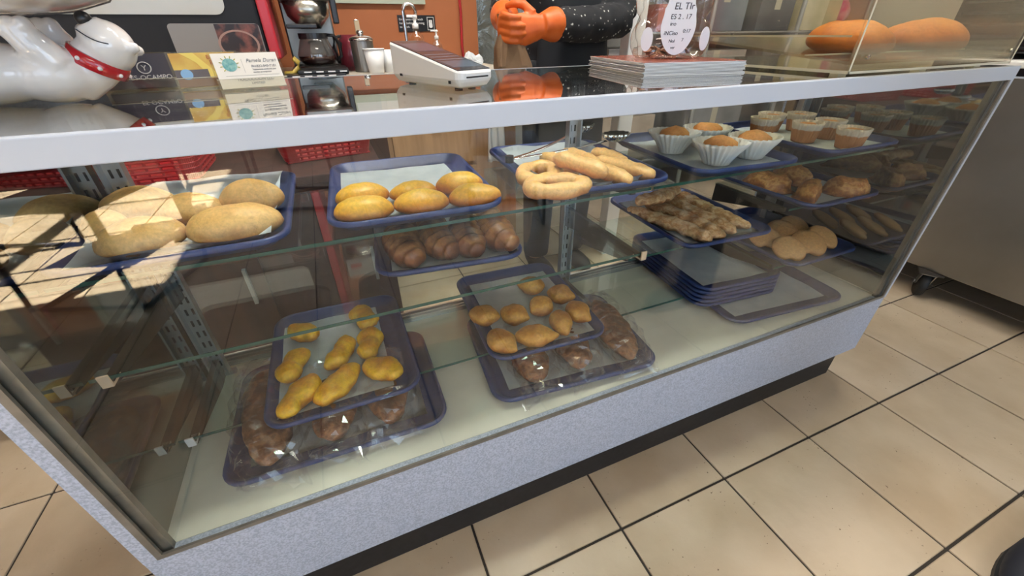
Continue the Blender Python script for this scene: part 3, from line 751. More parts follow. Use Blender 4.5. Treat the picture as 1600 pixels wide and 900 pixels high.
obj('hinge', lathe(NB(), [(0, -.003), (.01, -.003), (.01, .012), (0, .012)], 16), black_plastic, t)
#@@TOP@@
# ------------------------------------------------------------------ on the counter: ceramic dog
ZC = .9391
dog = thing('ceramic_dog', 'white glazed dog figurine on its back holding up a bowl, red spotted collar', 'figurine', (-.350, .748, ZC))
bm = NB()
ball(bm, (-.05, 0, .036), (.125, .060, .036), 32, 18)
ball(bm, (.045, 0, .034), (.052, .046, .0335), 24, 14)
sweep(bm, [(.060, 0, .030), (.085, 0, .040), (.108, 0, .056)], [.032, .0275, .026], 20)
ball(bm, (.113, -.002, .062), (.027, .030, .029), 24, 16)                      # head
sweep(bm, [(.112, -.004, .066), (.106, -.008, .080), (.103, -.010, .088)], [.024, .019, .013], 18)   # raised muzzle
ball(bm, (.140, -.014, .060), (.008, .007, .007), 12, 8)                       # ears
ball(bm, (.134, .020, .056), (.008, .007, .007), 12, 8)
for sx, sy in ((.045, -.030), (.045, .030), (-.085, -.034), (-.085, .034)):     # four legs in the air
    sweep(bm, [(sx+.016, sy*.8, .045), (sx+.008, sy, .064), (sx, sy*1.05, .082)], [.021, .018, .016], 14)
    for d in (-.010, 0, .010): ball(bm, (sx+d*1.1, sy*1.05-.004, .084), (.0085, .012, .010), 12, 8)
obj('body', fuse(bm, .0028, 5), ceramic, dog)
bm = NB()                                                                       # bowl carried on the paws
lathe(bm, [(0, .0935), (.07, .0940), (.12, .0985), (.158, .110), (.180, .135), (.186, .175), (.180, .175), (.172, .138), (.150, .118), (.10, .106), (0, .102)], 48, (-.03, 0))
obj('bowl', bm, ceramic, dog, smooth=True)
bm = NB()
n = 40; R1 = []
ax = Matrix.Rotation(math.radians(-54), 3, 'Y')
for rr, zz in ((.027, -.0085), (.0305, -.0075), (.0300, .0065), (.0265, .0075)):
    R1.append([(Vector((.0945, 0, .0455)) + ax @ Vector((zz*1.0, rr*math.cos(2*PI*i/n), rr*math.sin(2*PI*i/n)))) for i in range(n)])
loft(bm, R1+[R1[0]], False, False)
obj('collar', bm, red_glaze, dog, smooth=True)
for k in range(9):
    a = 2*PI*k/9; p = Vector((.0945, 0, .0455)) + ax @ Vector((-.001, .0298*math.cos(a), .0298*math.sin(a)))
    obj('collar_dot', ball(NB(), p, .0026, 10, 6), white_paint, dog, smooth=True)
obj('nose', ball(NB(), (.1045, -.0135, .0905), (.0082, .0088, .0082), 16, 10), black_plastic, dog, smooth=True)
bm = NB(); sweep(bm, [(.098+.0035*i, -.0300-.0018*math.sin(i*.45), .080-.0022*i-.003*math.sin(i*.45)) for i in range(8)], .0007, 6)
obj('mouth_line', bm, ink, dog)

# business cards in clear holders
def card_holder(x, y, rz, label):
    t = thing('card_holder', label, 'card holder', (x, y, ZC), math.radians(rz), 'acrylic card holders on the counter')
    bm = NB(); prism(bm, [(-.016, 0), (.035, 0), (.035, .003), (-.010, .003), (.012, .050), (.009, .051)], 0, -.048, .048)
    obj('stand', bm, acrylic, t)
    bm = NB(); prism(bm, [(-.019, .0), (-.016, 0), (-.012, .016), (-.015, .016)], 0, -.048, .048); obj('lip', bm, acrylic, t)
    obj('edge', box(-.048, .048, -.0155, -.0125, .0160, .0168), acrylic_edge, t)
    return t
TILT = math.radians(64)
def card(x, y, rz, mat, label, marks):
    a = math.radians(rz); t = thing('business_card', label, 'card', (x, y, ZC+.0035), a)
    o = obj('sheet', box(-.0445, .0445, 0, .051, -.0030, 0), mat, t, (0, -.0125, 0), rot=(TILT, 0, 0))
    marks(o); return t
card_holder(-.098, .812, 14, 'clear acrylic holder under the white globe business card')
teal = M('teal_print', (.06, .30, .36), (.25, .50, .52), scale=180, rough=.5); leafg = M('leaf_print', (.45, .42, .12), rough=.6)
greyink = M('grey_ink', (.22, .22, .26), rough=.6)
def white_marks(o):
    g = lathe(NB(), [(0, .0004), (.0095, .0004), (.0095, 0), (0, 0)], 24); q = obj('globe_emblem', g, teal, o, (-.024, .034, 0))
    for k in range(12):
        if k in (8, 9, 10): continue
        an = 2*PI*k/12+.2; bm = NB(); ball(bm, (0, 0, 0), (.0022, .0008, .0003), 8, 6)
        obj('leaf', bm, leafg, o, (-.024+.0115*math.cos(an), .034+.0115*math.sin(an), .0003), an)
    text('lettering', 'Pamela Duran', .0075, greyink, o, (.020, .037, .0002), (0, 0, 0), shear=.35)
    text('lettering', 'PH:832-845-7181', .0050, greyink, o, (.022, .0295, .0002), (0, 0, 0))
    text('lettering', 'Traducciones certificadas para', .0027, greyink, o, (.021, .0255, .0002), (0, 0, 0))
    text('lettering', 'tramites de inmigracion', .0027, greyink, o, (.017, .0215, .0002), (0, 0, 0))
    text('lettering', 'TRADUCCION LLC', .0052, greyink, o, (.004, .0105, .0002), (0, 0, 0), sx=1.15)
    text('lettering', 'LIMITED', .0045, greyink, o, (.006, .005, .0002), (0, 0, 0), sx=1.15)
    obj('rule', box(-.034, .040, .0178, .0181, 0, .0002), greyink, o); obj('rule', box(-.0068, -.0065, .022, .042, 0, .0002), greyink, o)
card(-.098, .812, 14, white_card, 'white business card with a teal globe and grey lettering', white_marks)
card_holder(-.163, .868, 14, 'clear acrylic holder behind the white card, holding the gold card')
goldp = M('gold_print', (.55, .30, .05), (.72, .52, .12), scale=30, rough=.5); darkp = M('dark_print', (.08, .07, .10), rough=.5); redp = M('red_print', (.45, .05, .02), rough=.5)
def gold_marks(o):
    bm = NB(); prism(bm, [(-.03, .051), (-.012, .051), (.012, .018), (.002, .012), (-.012, .036)], 2, 0, .0002); obj('ribbon_print', bm, M('yellow_print', (.78, .62, .14), rough=.5), o)
    obj('panel_print', box(-.0445, .0, .012, .026, 0, .0003), darkp, o); obj('panel_print', box(-.0445, .0445, 0, .012, 0, .0003), M('brown_print', (.20, .09, .06), rough=.5), o)
    text('lettering', 'B', .009, redp, o, (.006, .041, .0002), (0, 0, 0)); text('lettering', 'E', .009, redp, o, (.008, .033, .0002), (0, 0, 0))
    obj('badge_print', lathe(NB(), [(0, .0005), (.008, .0005), (.008, 0), (0, 0)], 18), M('blue_print', (.20, .42, .75), rough=.4), o, (-.030, .019, 0))
card(-.163, .868, 14, goldp, 'gold and brown business card partly behind the white one', gold_marks)
card_holder(-.257, .880, 8, 'clear acrylic holder behind the dog figurine, holding the navy cards')
silver = M('silver_print', (.62, .62, .66), rough=.35)
def navy_marks(o):
    bm = NB(); loop_tube(bm, [(.0085*math.cos(2*PI*k/32), .0085*math.sin(2*PI*k/32), 0) for k in range(32)], .0008, 6); obj('ring_emblem', bm, silver, o, (.008, .030, .0003))
    text('lettering', 'Y', .011, silver, o, (.008, .0262, .0003), (0, 0, 0))
    text('lettering', 'ES-OCAMPO', .0095, silver, o, (.040, .0125, .0003), (0, 0, 0), 'RIGHT')
card(-.257, .880, 8, navy_card, 'navy business card with silver ring emblem and lettering', navy_marks)

# payment terminal
pos = thing('payment_terminal', 'white wedge-shaped payment terminal with a dark sloping screen', 'terminal', (.1823, .6236, ZC), .3783)
pw, pl = .070, .187
def prof(ins, zlo=True):
    return rrect(pw-2*ins, pl-2*ins, max(.004, .014-ins), 5)
def top(y): return .0245 + (.0620-.0245)*(y+pl/2)/pl
bm = NB(); off = (pw/2, pl/2)
lp = []
for ins, z in ((.016, .002), (.007, .005), (.002, .011), (0, .015)): lp.append([(x+off[0], y+off[1], z) for x, y in prof(ins)])
lp.append([(x+off[0], y+off[1], top(y)-.002) for x, y in prof(0)]); lp.append([(x+off[0], y+off[1], top(y)) for x, y in prof(.0015)])
loft(bm, lp); obj('housing', bm, M('terminal_white', (.80, .78, .75), rough=.3), pos)
sl = math.atan2(.0375, pl)
scr = obj('screen', box(-.031, .031, -.088, .088, -.001, .0012), M('screen_glass', (.030, .030, .04), rough=.08), pos, (off[0], off[1], top(0)), rot=(sl, 0, 0))
for k, (ya, yb, c) in enumerate(((-.074, -.040, (.07, .10, .14)), (-.033, -.029, (.16, .15, .17)), (-.018, -.014, (.14, .13, .15)), (-.004, 0, (.14, .13, .15)), (.02, .07, (.08, .07, .10)))):
    obj('screen_row', box(-.027, .027, ya, yb, .0012, .0014), M('screen_row_%d' % k, c, rough=.12), scr)
obj('card_slot', box(.014, .056, -.0006, .0004, .0165, .0185), black_plastic, pos)
obj('port', box(-.0005, .0005, .150, .157, .013, .0165), black_plastic, pos); obj('port', box(-.0005, .0004, .020, .025, .009, .013), black_plastic, pos)
for fx, fy in ((.022, .03), (.048, .03), (.022, .157), (.048, .157)): obj('foot', lathe(NB(), [(0, 0), (.006, 0), (.006, .0035), (0, .0035)], 12, (fx, fy)), black_rubber, pos)

# stack of menus
menu_edge = M('menu_page_edge', (.80, .81, .82), rough=.5); menu_red = M('menu_cover', (.16, .035, .022), (.34, .09, .05), scale=26, rough=.25); menu_dark = M('menu_dark', (.05, .045, .04), rough=.5)
for k in range(11):
    dx, dy, dr = (random.uniform(-.002, .002), random.uniform(-.002, .002), random.uniform(-.4, .4)) if k < 10 else (0, 0, 0)
    a = math.radians(-11.15+dr)
    t = thing('menu', 'topmost laminated menu of the stack, red-brown cover under the bear jar' if k == 10 else 'white-edged laminated menu in the stack under the bear jar', 'menu', (.5695+dx, .70+dy, ZC+k*.0020), a, 'stack of laminated menus')
    obj('pages', box(0, .218, 0, .28, .0, .0013), menu_edge, t); obj('cover', box(.001, .217, .001, .279, .0013, .0020), menu_red if k == 10 else menu_dark, t)
ZJ = ZC+11*.0020

# bear-shaped clear jar
jar = thing('bear_jar', 'clear plastic bear-shaped jar with a handwritten white belly label', 'jar', (.707, .815, ZJ), math.radians(-20))
bm = NB()
ball(bm, (0, 0, .055), (.066, .055, .056), 28, 18); ball(bm, (0, 0, .105), (.056, .048, .045), 28, 18); ball(bm, (0, 0, .165), (.045, .042, .042), 24, 16)
for s in (-1, 1):
    ball(bm, (s*.060, -.030, .036), (.024, .028, .036), 18, 12); ball(bm, (s*.056, -.024, .100), (.024, .028, .030), 18, 12); ball(bm, (s*.036, 0, .203), (.016, .010, .016), 14, 10)
ball(bm, (0, -.038, .155), (.02, .016, .015), 14, 10)
bx(bm, -.055, .055, -.045, .045, .001, .02)
me = fuse(bm, .004, 5); obj('body', me, clear('jar_plastic', (.93, .91, .88), 1.5, .03, 1.0, .03), jar)
lab_m = M('paper_label', (.80, .80, .84), rough=.6)
def disc(w, h, k=28, waist=0):
    bm = NB(); poly = []
    for i in range(k):
        t_ = 2*PI*i/k; x, z = w*math.cos(t_), h*math.sin(t_)
        if waist: x *= 1-waist*math.exp(-((z-.012)/.016)**2)-.12*(z > .02)
        poly.append((x, z))
    return prism(bm, poly, 1, 0, .0008)
lb = obj('belly_label', disc(.037, .060, 40, .12), lab_m, jar, (0, -.0625, .068), rot=(math.radians(-3), 0, 0))
for s in (-1, 1): obj('paw_label', disc(.0115, .021), lab_m, jar, (s*.060, -.0600, .036), rot=(0, 0, math.radians(s*16)))
for body, x, z, sz in (('EL TIr', .006, .018, .016), ('ES 2 . 17', .002, .002, .012), ('ino', -.012, -.009, .010), ('iNCiso', -.014, -.025, .010), ('0:17', .018, -.021, .009), ('Nol', -.010, -.038, .008), ('7', .012, -.036, .008), ('ver', -.006, -.049, .007)):
    text('handwriting', body, sz, ink, lb, (x, -.0004, z), (PI/2, 0, 0), shear=.1)
coin_m = M('copper_coins', (.30, .11, .06), (.48, .26, .16), scale=120, rough=.35, metal=.6)
bm = NB()
for k in range(46):
    a, r = random.uniform(0, 2*PI), .050*random.random()**.5
    lathe(bm, [(0, 0), (.009, 0), (.009, .0015), (0, .0015)], 10, (0, 0))
    new = bm.verts[-22:]if False else None
    bm.verts.ensure_lookup_table()
    vs = bm.verts[len(bm.verts)-22:]
    mt = Matrix.Translation((r*math.cos(a), r*.8*math.sin(a), .006+.012*random.random())) @ Matrix.Rotation(random.uniform(-.5, .5), 4, 'X') @ Matrix.Rotation(random.uniform(-.5, .5), 4, 'Y')
    for v in vs: v.co = mt @ v.co
cn = obj('coins', bm, coin_m, None, jar.location, jar.rotation_euler.z); tag(cn, 'heap of copper coins in the bottom of the bear jar', 'coins', None, 'stuff')

# acrylic bread display on the right of the counter
ac = thing('acrylic_display', 'clear acrylic countertop bread box with yellowed edges', 'bread box', (0, 0, ZC))
A0, A1, B0, B1, HT = .868, 1.428, .512, .965, .30
obj('front_panel', box(A0, A1, B0, B0+.005, .010, HT), acrylic, ac)
obj('side_panel', box(A0, A0+.005, B0+.0055, B1, .010, HT), acrylic, ac); obj('side_panel', box(A1-.005, A1, B0+.0055, B1, .010, HT), acrylic, ac)
obj('base', box(A0, A1, B0, B1, .004, .009), acrylic, ac); obj('top', box(A0, A1, B0, B1, HT, HT+.005), acrylic, ac)
bm = NB()
for x in (A0, A1-.004): bx(bm, x, x+.004, B0-.0008, B0, .004, HT)
bx(bm, A0, A1, B0-.0008, B0, .004, .008); bx(bm, A0, A0+.0008, B0, B1, .004, .009); bx(bm, A0, A1, B0-.0008, B0, HT, HT+.005)
obj('edge', bm, acrylic_edge, ac)
bm = NB(); prism(bm, [(B0+.006, .018), (B1-.02, .055), (B1-.02, .060), (B0+.006, .023)], 0, A0+.006, A1-.006); obj('sloped_shelf', bm, acrylic, ac)
obj('shelf_lip', box(A0+.006, A1-.006, B0+.006, B0+.010, .0235, .050), acrylic, ac)
bm = NB(); bx(bm, A0+.006, A1-.006, .60, .606, .029, .0315); bx(bm, A0+.0055, A0+.007, B0+.02, B1-.03, .060, .063); obj('shelf_edge', bm, acrylic_edge, ac)
for x in (A0+.035, A1-.03): obj('screw', lathe(NB(), [(0, 0), (.004, 0), (.004, .003), (0, .004)], 12), chrome, ac, (x, B0-.001, .030), rot=(PI/2, 0, 0))
for x in (A0+.04, A0+.30, A1-.05):
    for y in (B0+.04, B1-.05): obj('foot', box(x-.012, x+.012, y-.008, y+.008, 0, .004), acrylic_edge, ac)
def big_bread(l, w, h, seed):
    bm = bun(l, w, h, seed); lump(bm, .006, 14, seed+4); 
    for v in bm.verts: v.co.z = max(v.co.z, 0)
    return bm
for x, y, l, a, lab in ((1.045, .640, .165, 6, 'large orange-brown bread in the left of the acrylic box'), (1.305, .640, .205, -4, 'large orange-brown bread in the right of the acrylic box')):
    o = obj('large_bread', big_bread(l, .15, .062, int(x*10)), orangeb, None, (x, y, ZC+.0275), smooth=True, rot=(math.radians(4.9), 0, math.radians(a))); tag(o, lab, 'bread', 'large orange-brown breads')

# ------------------------------------------------------------------ stainless cooler on casters at the right
FX, FY0, FY1 = 2.225, -.75, 1.15
fr = thing('stainless_cooler', 'low stainless steel refrigerated table on casters at the right', 'cooler', (0, 0, 0))
obj('cabinet', box(FX, 3.05, FY0, FY1, .135, .868, .004), steel, fr)
obj('worktop', box(FX-.02, 3.08, FY0-.02, FY1+.02, .893, .915, .004), M('white_worktop', (.72, .69, .64), rough=.35), fr)
obj('recess', box(FX+.008, 3.03, FY0+.01, FY1-.01, .8685, .8925), black_plastic, fr)
obj('trim_strip', box(FX-.003, FX-.0005, FY0, FY1, .862, .868), white_metal, fr)
def caster(x, y, rz):
    c = thing('caster', 'x', 'x'); del c['label']; del c['category']; c.parent = fr; c.location = (x, y, 0); c.rotation_euler = (0, 0, math.radians(rz))
    bm = NB(); lathe(bm, [(.006, -.016), (.05, -.016), (.058, -.011), (.060, 0), (.058, .011), (.05, .016), (.006, .016)], 32)
    obj('wheel', bm, black_rubber, c, (0, 0, .0605), rot=(PI/2, 0, 0), smooth=True)
    bm = NB()
    for s in (-1, 1): prism(bm, [(-.012, .055), (.012, .055), (.050, .122), (.005, .122)], 1, s*.022-.002, s*.022+.002)
    bx(bm, -.01, .055, -.024, .024, .118, .124); obj('fork', bm, M('caster_steel', (.30, .29, .27), rough=.4, metal=.8), c)
    obj('axle', lathe(NB(), [(0, -.028), (.007, -.028), (.007, .028), (0, .028)], 12), MATS['caster_steel'], c, (0, 0, .0605), rot=(PI/2, 0, 0))
    obj('mount_plate', box(-.045, .065, -.04, .04, .125, .1345), bracket_m, c)
    bm = NB(); prism(bm, [(-.058, .098), (-.012, .128), (.0, .118), (-.05, .088)], 1, -.018, .018); obj('brake_lever', bm, black_plastic, c)
for x, y, r in ((2.262, .690, -150), (2.285, -.62, 20), (2.98, .665, 200), (2.98, -.62, 30)): caster(x, y, r)
ov = thing('grill_unit', 'black countertop unit with ridged side on the stainless cooler', 'appliance', (0, 0, 0))
obj('housing', box(2.30, 2.95, .25, 1.05, .932, 1.30, .006), M('black_enamel', (.008, .008, .009), rough=.25), ov)
for k in range(9): obj('ridge', box(2.290, 2.2995, .27, 1.03, .945+k*.036, .953+k*.036), black_plastic, ov)
for x in (2.34, 2.91):
    for y in (.29, 1.01): obj('foot', lathe(NB(), [(0, .9155), (.02, .9155), (.02, .9315), (0, .9315)], 12, (x, y)), black_rubber, ov)
#@@BACK@@
# ------------------------------------------------------------------ staff side: back counter and what stands on it
ZB = .88
bc = thing('back_counter', 'cream-topped back counter with oak drawers along the orange wall', 'counter', (0, 0, 0))
obj('worktop', box(-2.6, .80, 1.755, 2.445, ZB-.03, ZB, .003), M('cream_laminate', (.60, .54, .44), (.66, .60, .50), scale=40, rough=.4), bc)
obj('carcass', box(-2.58, .78, 1.80, 2.44, .08, ZB-.031), oak, bc)
obj('plinth', box(-2.58, .78, 1.84, 2.42, 0, .0795), black_kick, bc)
for x0, x1 in ((-2.55, -1.95), (-1.93, -1.33), (-1.31, -.71)):
    d = obj('door', box(x0, x1, 1.782, 1.7995, .10, .62), dark_wood, bc); obj('knob', ball(NB(), (x1-.05, 1.770, .55), .013, 12, 8), chrome, d, smooth=True)
    d = obj('drawer', box(x0, x1, 1.782, 1.7995, .64, .83), dark_wood, bc); obj('knob', ball(NB(), ((x0+x1)/2, 1.770, .735), .013, 12, 8), chrome, d, smooth=True)
for x0, x1 in ((-.69, -.21), (-.19, .20), (.22, .58)):
    m = oak if x0 > 0 else dark_wood
    d = obj('door', box(x0, x1, 1.782, 1.7995, .10, .50), m, bc); obj('knob', ball(NB(), (x1-.05, 1.770, .44), .013, 12, 8), chrome, d, smooth=True)
    d = obj('drawer', box(x0, x1, 1.782, 1.7995, .52, .83), m, bc); obj('knob', ball(NB(), ((x0+x1)/2, 1.770, .70), .013, 12, 8), chrome, d, smooth=True)
cl = obj('hanging_cloth', lump(bx(NB(), -.045, .045, -.02, .012, -.30, 0), .0, 1), white_paint)
bmc = NB(); gl = []
for z in [-.28+.02*i for i in range(15)]:
    gl.append([(x*(.7+.5*(-z)), .010*math.sin(x*160+z*6)+dy, z) for dy, xs in ((-.006, [i/20*.1-.05 for i in range(21)]), (.006, [(20-i)/20*.1-.05 for i in range(21)])) for x in xs])
loft(bmc, gl); bpy.data.objects.remove(cl)
cl = obj('hanging_cloth', bmc, M('white_cloth', (.70, .70, .68), rough=.9), None, (.66, 1.735, .80), smooth=True)
tag(cl, 'folded white cloth hanging at the end of the oak drawers', 'cloth')

# dark wooden cupboard in the aisle with red baskets on it
cb = thing('low_cupboard', 'low dark red-brown wooden cupboard behind the case on the left', 'cupboard', (0, 0, 0))
obj('body', box(-1.05, .10, 1.30, 1.70, .05, .645), dark_wood, cb); obj('top', box(-1.07, .12, 1.28, 1.72, .645, .67, .003), dark_wood, cb)
for x0, x1 in ((-1.03, -.67), (-.65, -.29), (-.27, .08)):
    d = obj('door', box(x0, x1, 1.284, 1.2995, .08, .62), dark_wood, cb); obj('handle', box(x1-.05, x1-.04, 1.270, 1.2838, .30, .42), rail_metal, d)
for x in (-1.02, .07):
    for y in (1.33, 1.67): obj('leg', box(x-.02, x+.02, y-.02, y+.02, 0, .0495), dark_wood, cb)
def basket(x, y, z, w, l, h, rz, label, rows=3):
    t = thing('basket', label, 'basket', (x, y, z), math.radians(rz), 'red plastic baskets')
    obj('bottom', box(-w/2+.012, w/2-.012, -l/2+.012, l/2-.012, 0, .004), red_plastic, t)
    bm = NB(); loop_tube(bm, [(px, py, h) for px, py in rrect(w, l, .035, 5)], .007, 8); obj('rim', bm, red_plastic, t, smooth=True)
    bm = NB()
    for r in range(rows+1):
        f = r/(rows+1); loop_tube(bm, [(px, py, .004+h*f) for px, py in rrect(w-.022*(1-f), l-.022*(1-f), .035, 5)], .0045, 6)
    k = 26
    pts0, pts1 = rrect(w-.022, l-.022, .035, 12), rrect(w, l, .035, 12)
    for i in range(0, len(pts0)):
        sweep(bm, [(pts0[i][0], pts0[i][1], .002), (pts1[i][0], pts1[i][1], h)], .0035, 5)
    for s in (-1, 1):
        for i in range(9):
            x_ = (i/8-.5)*(w-.11); sweep(bm, [(x_, s*(l/2-.011), .002), (x_, s*l/2, h)], .0035, 5)
        for i in range(7):
            y_ = (i/6-.5)*(l-.11); sweep(bm, [(s*(w/2-.011), y_, .002), (s*w/2, y_, h)], .0035, 5)
    obj('lattice', bm, red_plastic, t)
basket(-.04, 1.56, .6705, .28, .22, .055, 10, 'red plastic lattice basket standing at the right end of the dark cupboard')
basket(-.54, 1.50, .6705, .36, .28, .10, 0, 'deep red plastic lattice basket at the left of the dark cupboard', 6)

# drinks machine
dm = thing('drinks_machine', 'tall black hot-drinks machine with red side trim on the back counter', 'machine', (0, 0, 0))
blackp = M('machine_black', (.012, .013, .016), rough=.5, spec=.25)
obj('body', box(-.92, -.140, 1.80, 2.25, ZB+.035, 1.62, .01), blackp, dm); obj('trim', box(-.1395, -.106, 1.79, 2.25, ZB+.06, 1.62, .006), M('machine_red', (.42, .02, .03), rough=.3), dm)
bm = NB(); prism(bm, [(x-.48, z+1.18) for x, z in rrect(.50, .225, .03, 5)], 1, 1.7955, 1.7995); obj('display_window', bm, M('grey_window', (.36, .36, .32), (.44, .44, .40), scale=3, rough=.15), dm)
bm = NB(); prism(bm, [(x-.277, z+.992) for x, z in rrect(.255, .105, .012, 4)], 1, 1.7955, 1.7995); pp = obj('picture_panel', bm, M('panel_grey', (.20, .19, .175), rough=.3), dm)
obj('coffee_print', box(-.278, -.152, 1.7950, 1.7954, .942, 1.043), M('coffee_print', (.020, .012, .012), (.22, .07, .05), scale=28, detail=3, rough=.3, lo=.45, hi=.7), pp)
bm = NB(); n = 26; loft(bm, [[(-.222+.060*f*math.cos(2*PI*i/n), 1.7946, .985+.042*f*math.sin(2*PI*i/n)+.0) for i in range(n)] for f in (1, .88)], False, False)
obj('cup_rim_print', bm, M('cup_print', (.30, .18, .14), rough=.4), pp)
for x in (-.88, -.18):
    for y in (1.84, 2.21): obj('foot', lathe(NB(), [(0, ZB), (.02, ZB), (.016, ZB+.035), (0, ZB+.035)], 14, (x, y)), black_rubber, dm)

# filter coffee maker with glass carafe
cm = thing('coffee_maker', 'steel and black filter coffee maker with a glass carafe beside the drinks machine', 'coffee maker', (0, 2.03, ZB))
gs = M('brushed_grey', (.30, .29, .26), rough=.35, metal=.8)
obj('base', box(-.090, .110, -.14, .16, 0, .022, .004), black_plastic, cm); obj('warmer', lathe(NB(), [(0, .0225), (.07, .0225), (.07, .028), (0, .028)], 24, (.01, -.06)), bracket_m, cm)
obj('column', box(-.085, .095, .06, .16, .0225, .34, .006), gs, cm)
obj('head', box(-.085, .10, -.14, .16, .235, .34, .01), gs, cm)
bm = NB(); lathe(bm, [(0, .150), (.035, .150), (.072, .190), (.080, .234), (0, .234)], 28, (.010, -.06)); obj('filter_basket', bm, M('basket_steel', (.42, .40, .34), rough=.25, metal=.9), cm, smooth=True)
obj('handle', box(.092, .112, -.13, -.08, .165, .260, .004), black_plastic, cm)
cf = obj('carafe', lathe(NB(), [(0, .0285), (.055, .0285), (.068, .045), (.070, .065), (.052, .112), (.046, .125), (.044, .125), (.050, .111), (.067, .066), (.065, .047), (.053, .032), (0, .032)], 32, (.010, -.06)), clear('carafe_glass', (.90, .88, .86), 1.5, .01, 1.2, .02), cm, smooth=True)
obj('coffee', lathe(NB(), [(0, .0325), (.052, .0325), (.064, .047), (.066, .060), (0, .060)], 28, (.010, -.06)), M('coffee_liquid', (.05, .015, .012), rough=.1), cf, smooth=True)
obj('collar', lathe(NB(), [(.046, .118), (.052, .118), (.052, .136), (.046, .136)], 28, (.010, -.06)), black_plastic, cf)
bm = NB(); sweep(bm, [(.055, -.066, .13), (.085, -.07, .128), (.100, -.07, .10), (.098, -.07, .06), (.080, -.068, .045)], [(.010, .006)]*5, 8); obj('carafe_handle', bm, black_plastic, cf, smooth=True)
obj('lever', box(-.070, .030, -.16, -.142, .150, .164, .003), black_plastic, cm); obj('switch', box(-.060, -.010, -.1415, -.1402, .27, .29), red_plastic, cm)
bk = thing('coffee_pot', 'dark red glass coffee pot behind the carafe', 'pot', (.150, 2.10, ZB))
obj('pot', lathe(NB(), [(0, 0), (.05, 0), (.056, .02), (.050, .09), (.038, .13), (.036, .13), (.046, .09), (.052, .02), (.046, .004), (0, .004)], 28), M('red_glass', (.16, .02, .03), rough=.12), bk, smooth=True)
bm = NB(); sweep(bm, [(-.040, -.03, .125), (-.062, -.045, .12), (-.072, -.05, .08), (-.060, -.045, .03)], [(.009, .006)]*4, 8); obj('handle', bm, black_plastic, bk, smooth=True)
# canister, cup, ladle, binders, tap, soaps, napkins
cs = thing('steel_canister', 'stainless canister with a round-knobbed lid beside the paper cup', 'canister', (.185, 1.98, ZB))
obj('body', lathe(NB(), [(0, 0), (.042, 0), (.044, .002), (.044, .108), (0, .108)], 30), steel, cs, smooth=False)
l_ = obj('lid', lathe(NB(), [(0, .1085), (.047, .1085), (.047, .116), (.035, .124), (.012, .128), (0, .128)], 30), chrome, cs, smooth=True); obj('knob', ball(NB(), (0, 0, .137), (.014, .014, .010), 16, 10), chrome, l_, smooth=True)
sp = thing('wooden_spatula', 'pale wooden spatula leaning up behind the steel canister', 'utensil', (.19, 2.10, ZB), 0)
obj('blade', box(-.010, .010, -.003, .003, 0, .18, .002), M('pale_wood', (.50, .38, .24), rough=.6), sp)
obj('ring', loop_tube(NB(), [(.009*math.cos(2*PI*k/20), .003*math.sin(2*PI*k/20), .181+.0*k) for k in range(20)], .0018, 6), chrome, sp)
cp = thing('paper_cup', 'white paper cup standing in front of the steel canister', 'cup', (.212, 1.86, ZB))
obj('cup', lathe(NB(), [(0, 0), (.027, 0), (.039, .082), (.0375, .082), (.026, .003), (0, .003)], 30), white_paint, cp, smooth=True); obj('rim', loop_tube(NB(), [(.039*math.cos(2*PI*k/30), .039*math.sin(2*PI*k/30), .083) for k in range(30)], .002, 6), white_paint, cp, smooth=True)
c2 = thing('cup_stack', 'paper cup half hidden behind the payment terminal', 'cup', (.275, 1.90, ZB)); obj('cup', lathe(NB(), [(0, 0), (.027, 0), (.037, .078), (.0355, .078), (.026, .003), (0, .003)], 26), white_paint, c2, smooth=True)
for k, (x, y, w, a) in enumerate(((-.01, 1.815, .20, 2), (.02, 1.83, .17, -3))):
    t = thing('binder', ['black ring binder lying at the counter edge', 'black ring binder lying on top of the other'][k], 'binder', (x, y, ZB+.012*k), math.radians(a), 'black binders')
    obj('cover', box(-w/2, w/2, -.05, .09, 0, .0115, .002), black_plastic, t)
    for q in range(4): obj('label_slip', box(-w/2+.02+q*.04, -w/2+.045+q*.04, -.0508, -.0502, .004, .008), white_paint, t)
hd = thing('yellow_hose', 'curved yellow hose end beside the drinks machine', 'hose', (-.085, 1.86, ZB))
obj('hose', sweep(NB(), [(-.03, 0, .010), (0, 0, .012), (.022, 0, .028), (.024, 0, .046), (.010, 0, .060)], .009, 10), M('yellow_rubber', (.45, .32, .06), rough=.4), hd, smooth=True)
tp = thing('faucet', 'tall chrome gooseneck faucet against the orange wall', 'faucet', (.425, 2.30, ZB))
pa = [(0, 0, 0), (0, 0, .05), (0, 0, .15), (0, 0, .22)] + [(.028-.028*math.cos(PI*i/8), 0, .22+.03*math.sin(PI*i/8)) for i in range(1, 9)] + [(.056, 0, .19)]
obj('spout', sweep(NB(), pa, .008, 12), chrome, tp, smooth=True); obj('base_ring', lathe(NB(), [(0, 0), (.02, 0), (.02, .012), (.010, .018), (0, .018)], 20), chrome, tp, smooth=True)
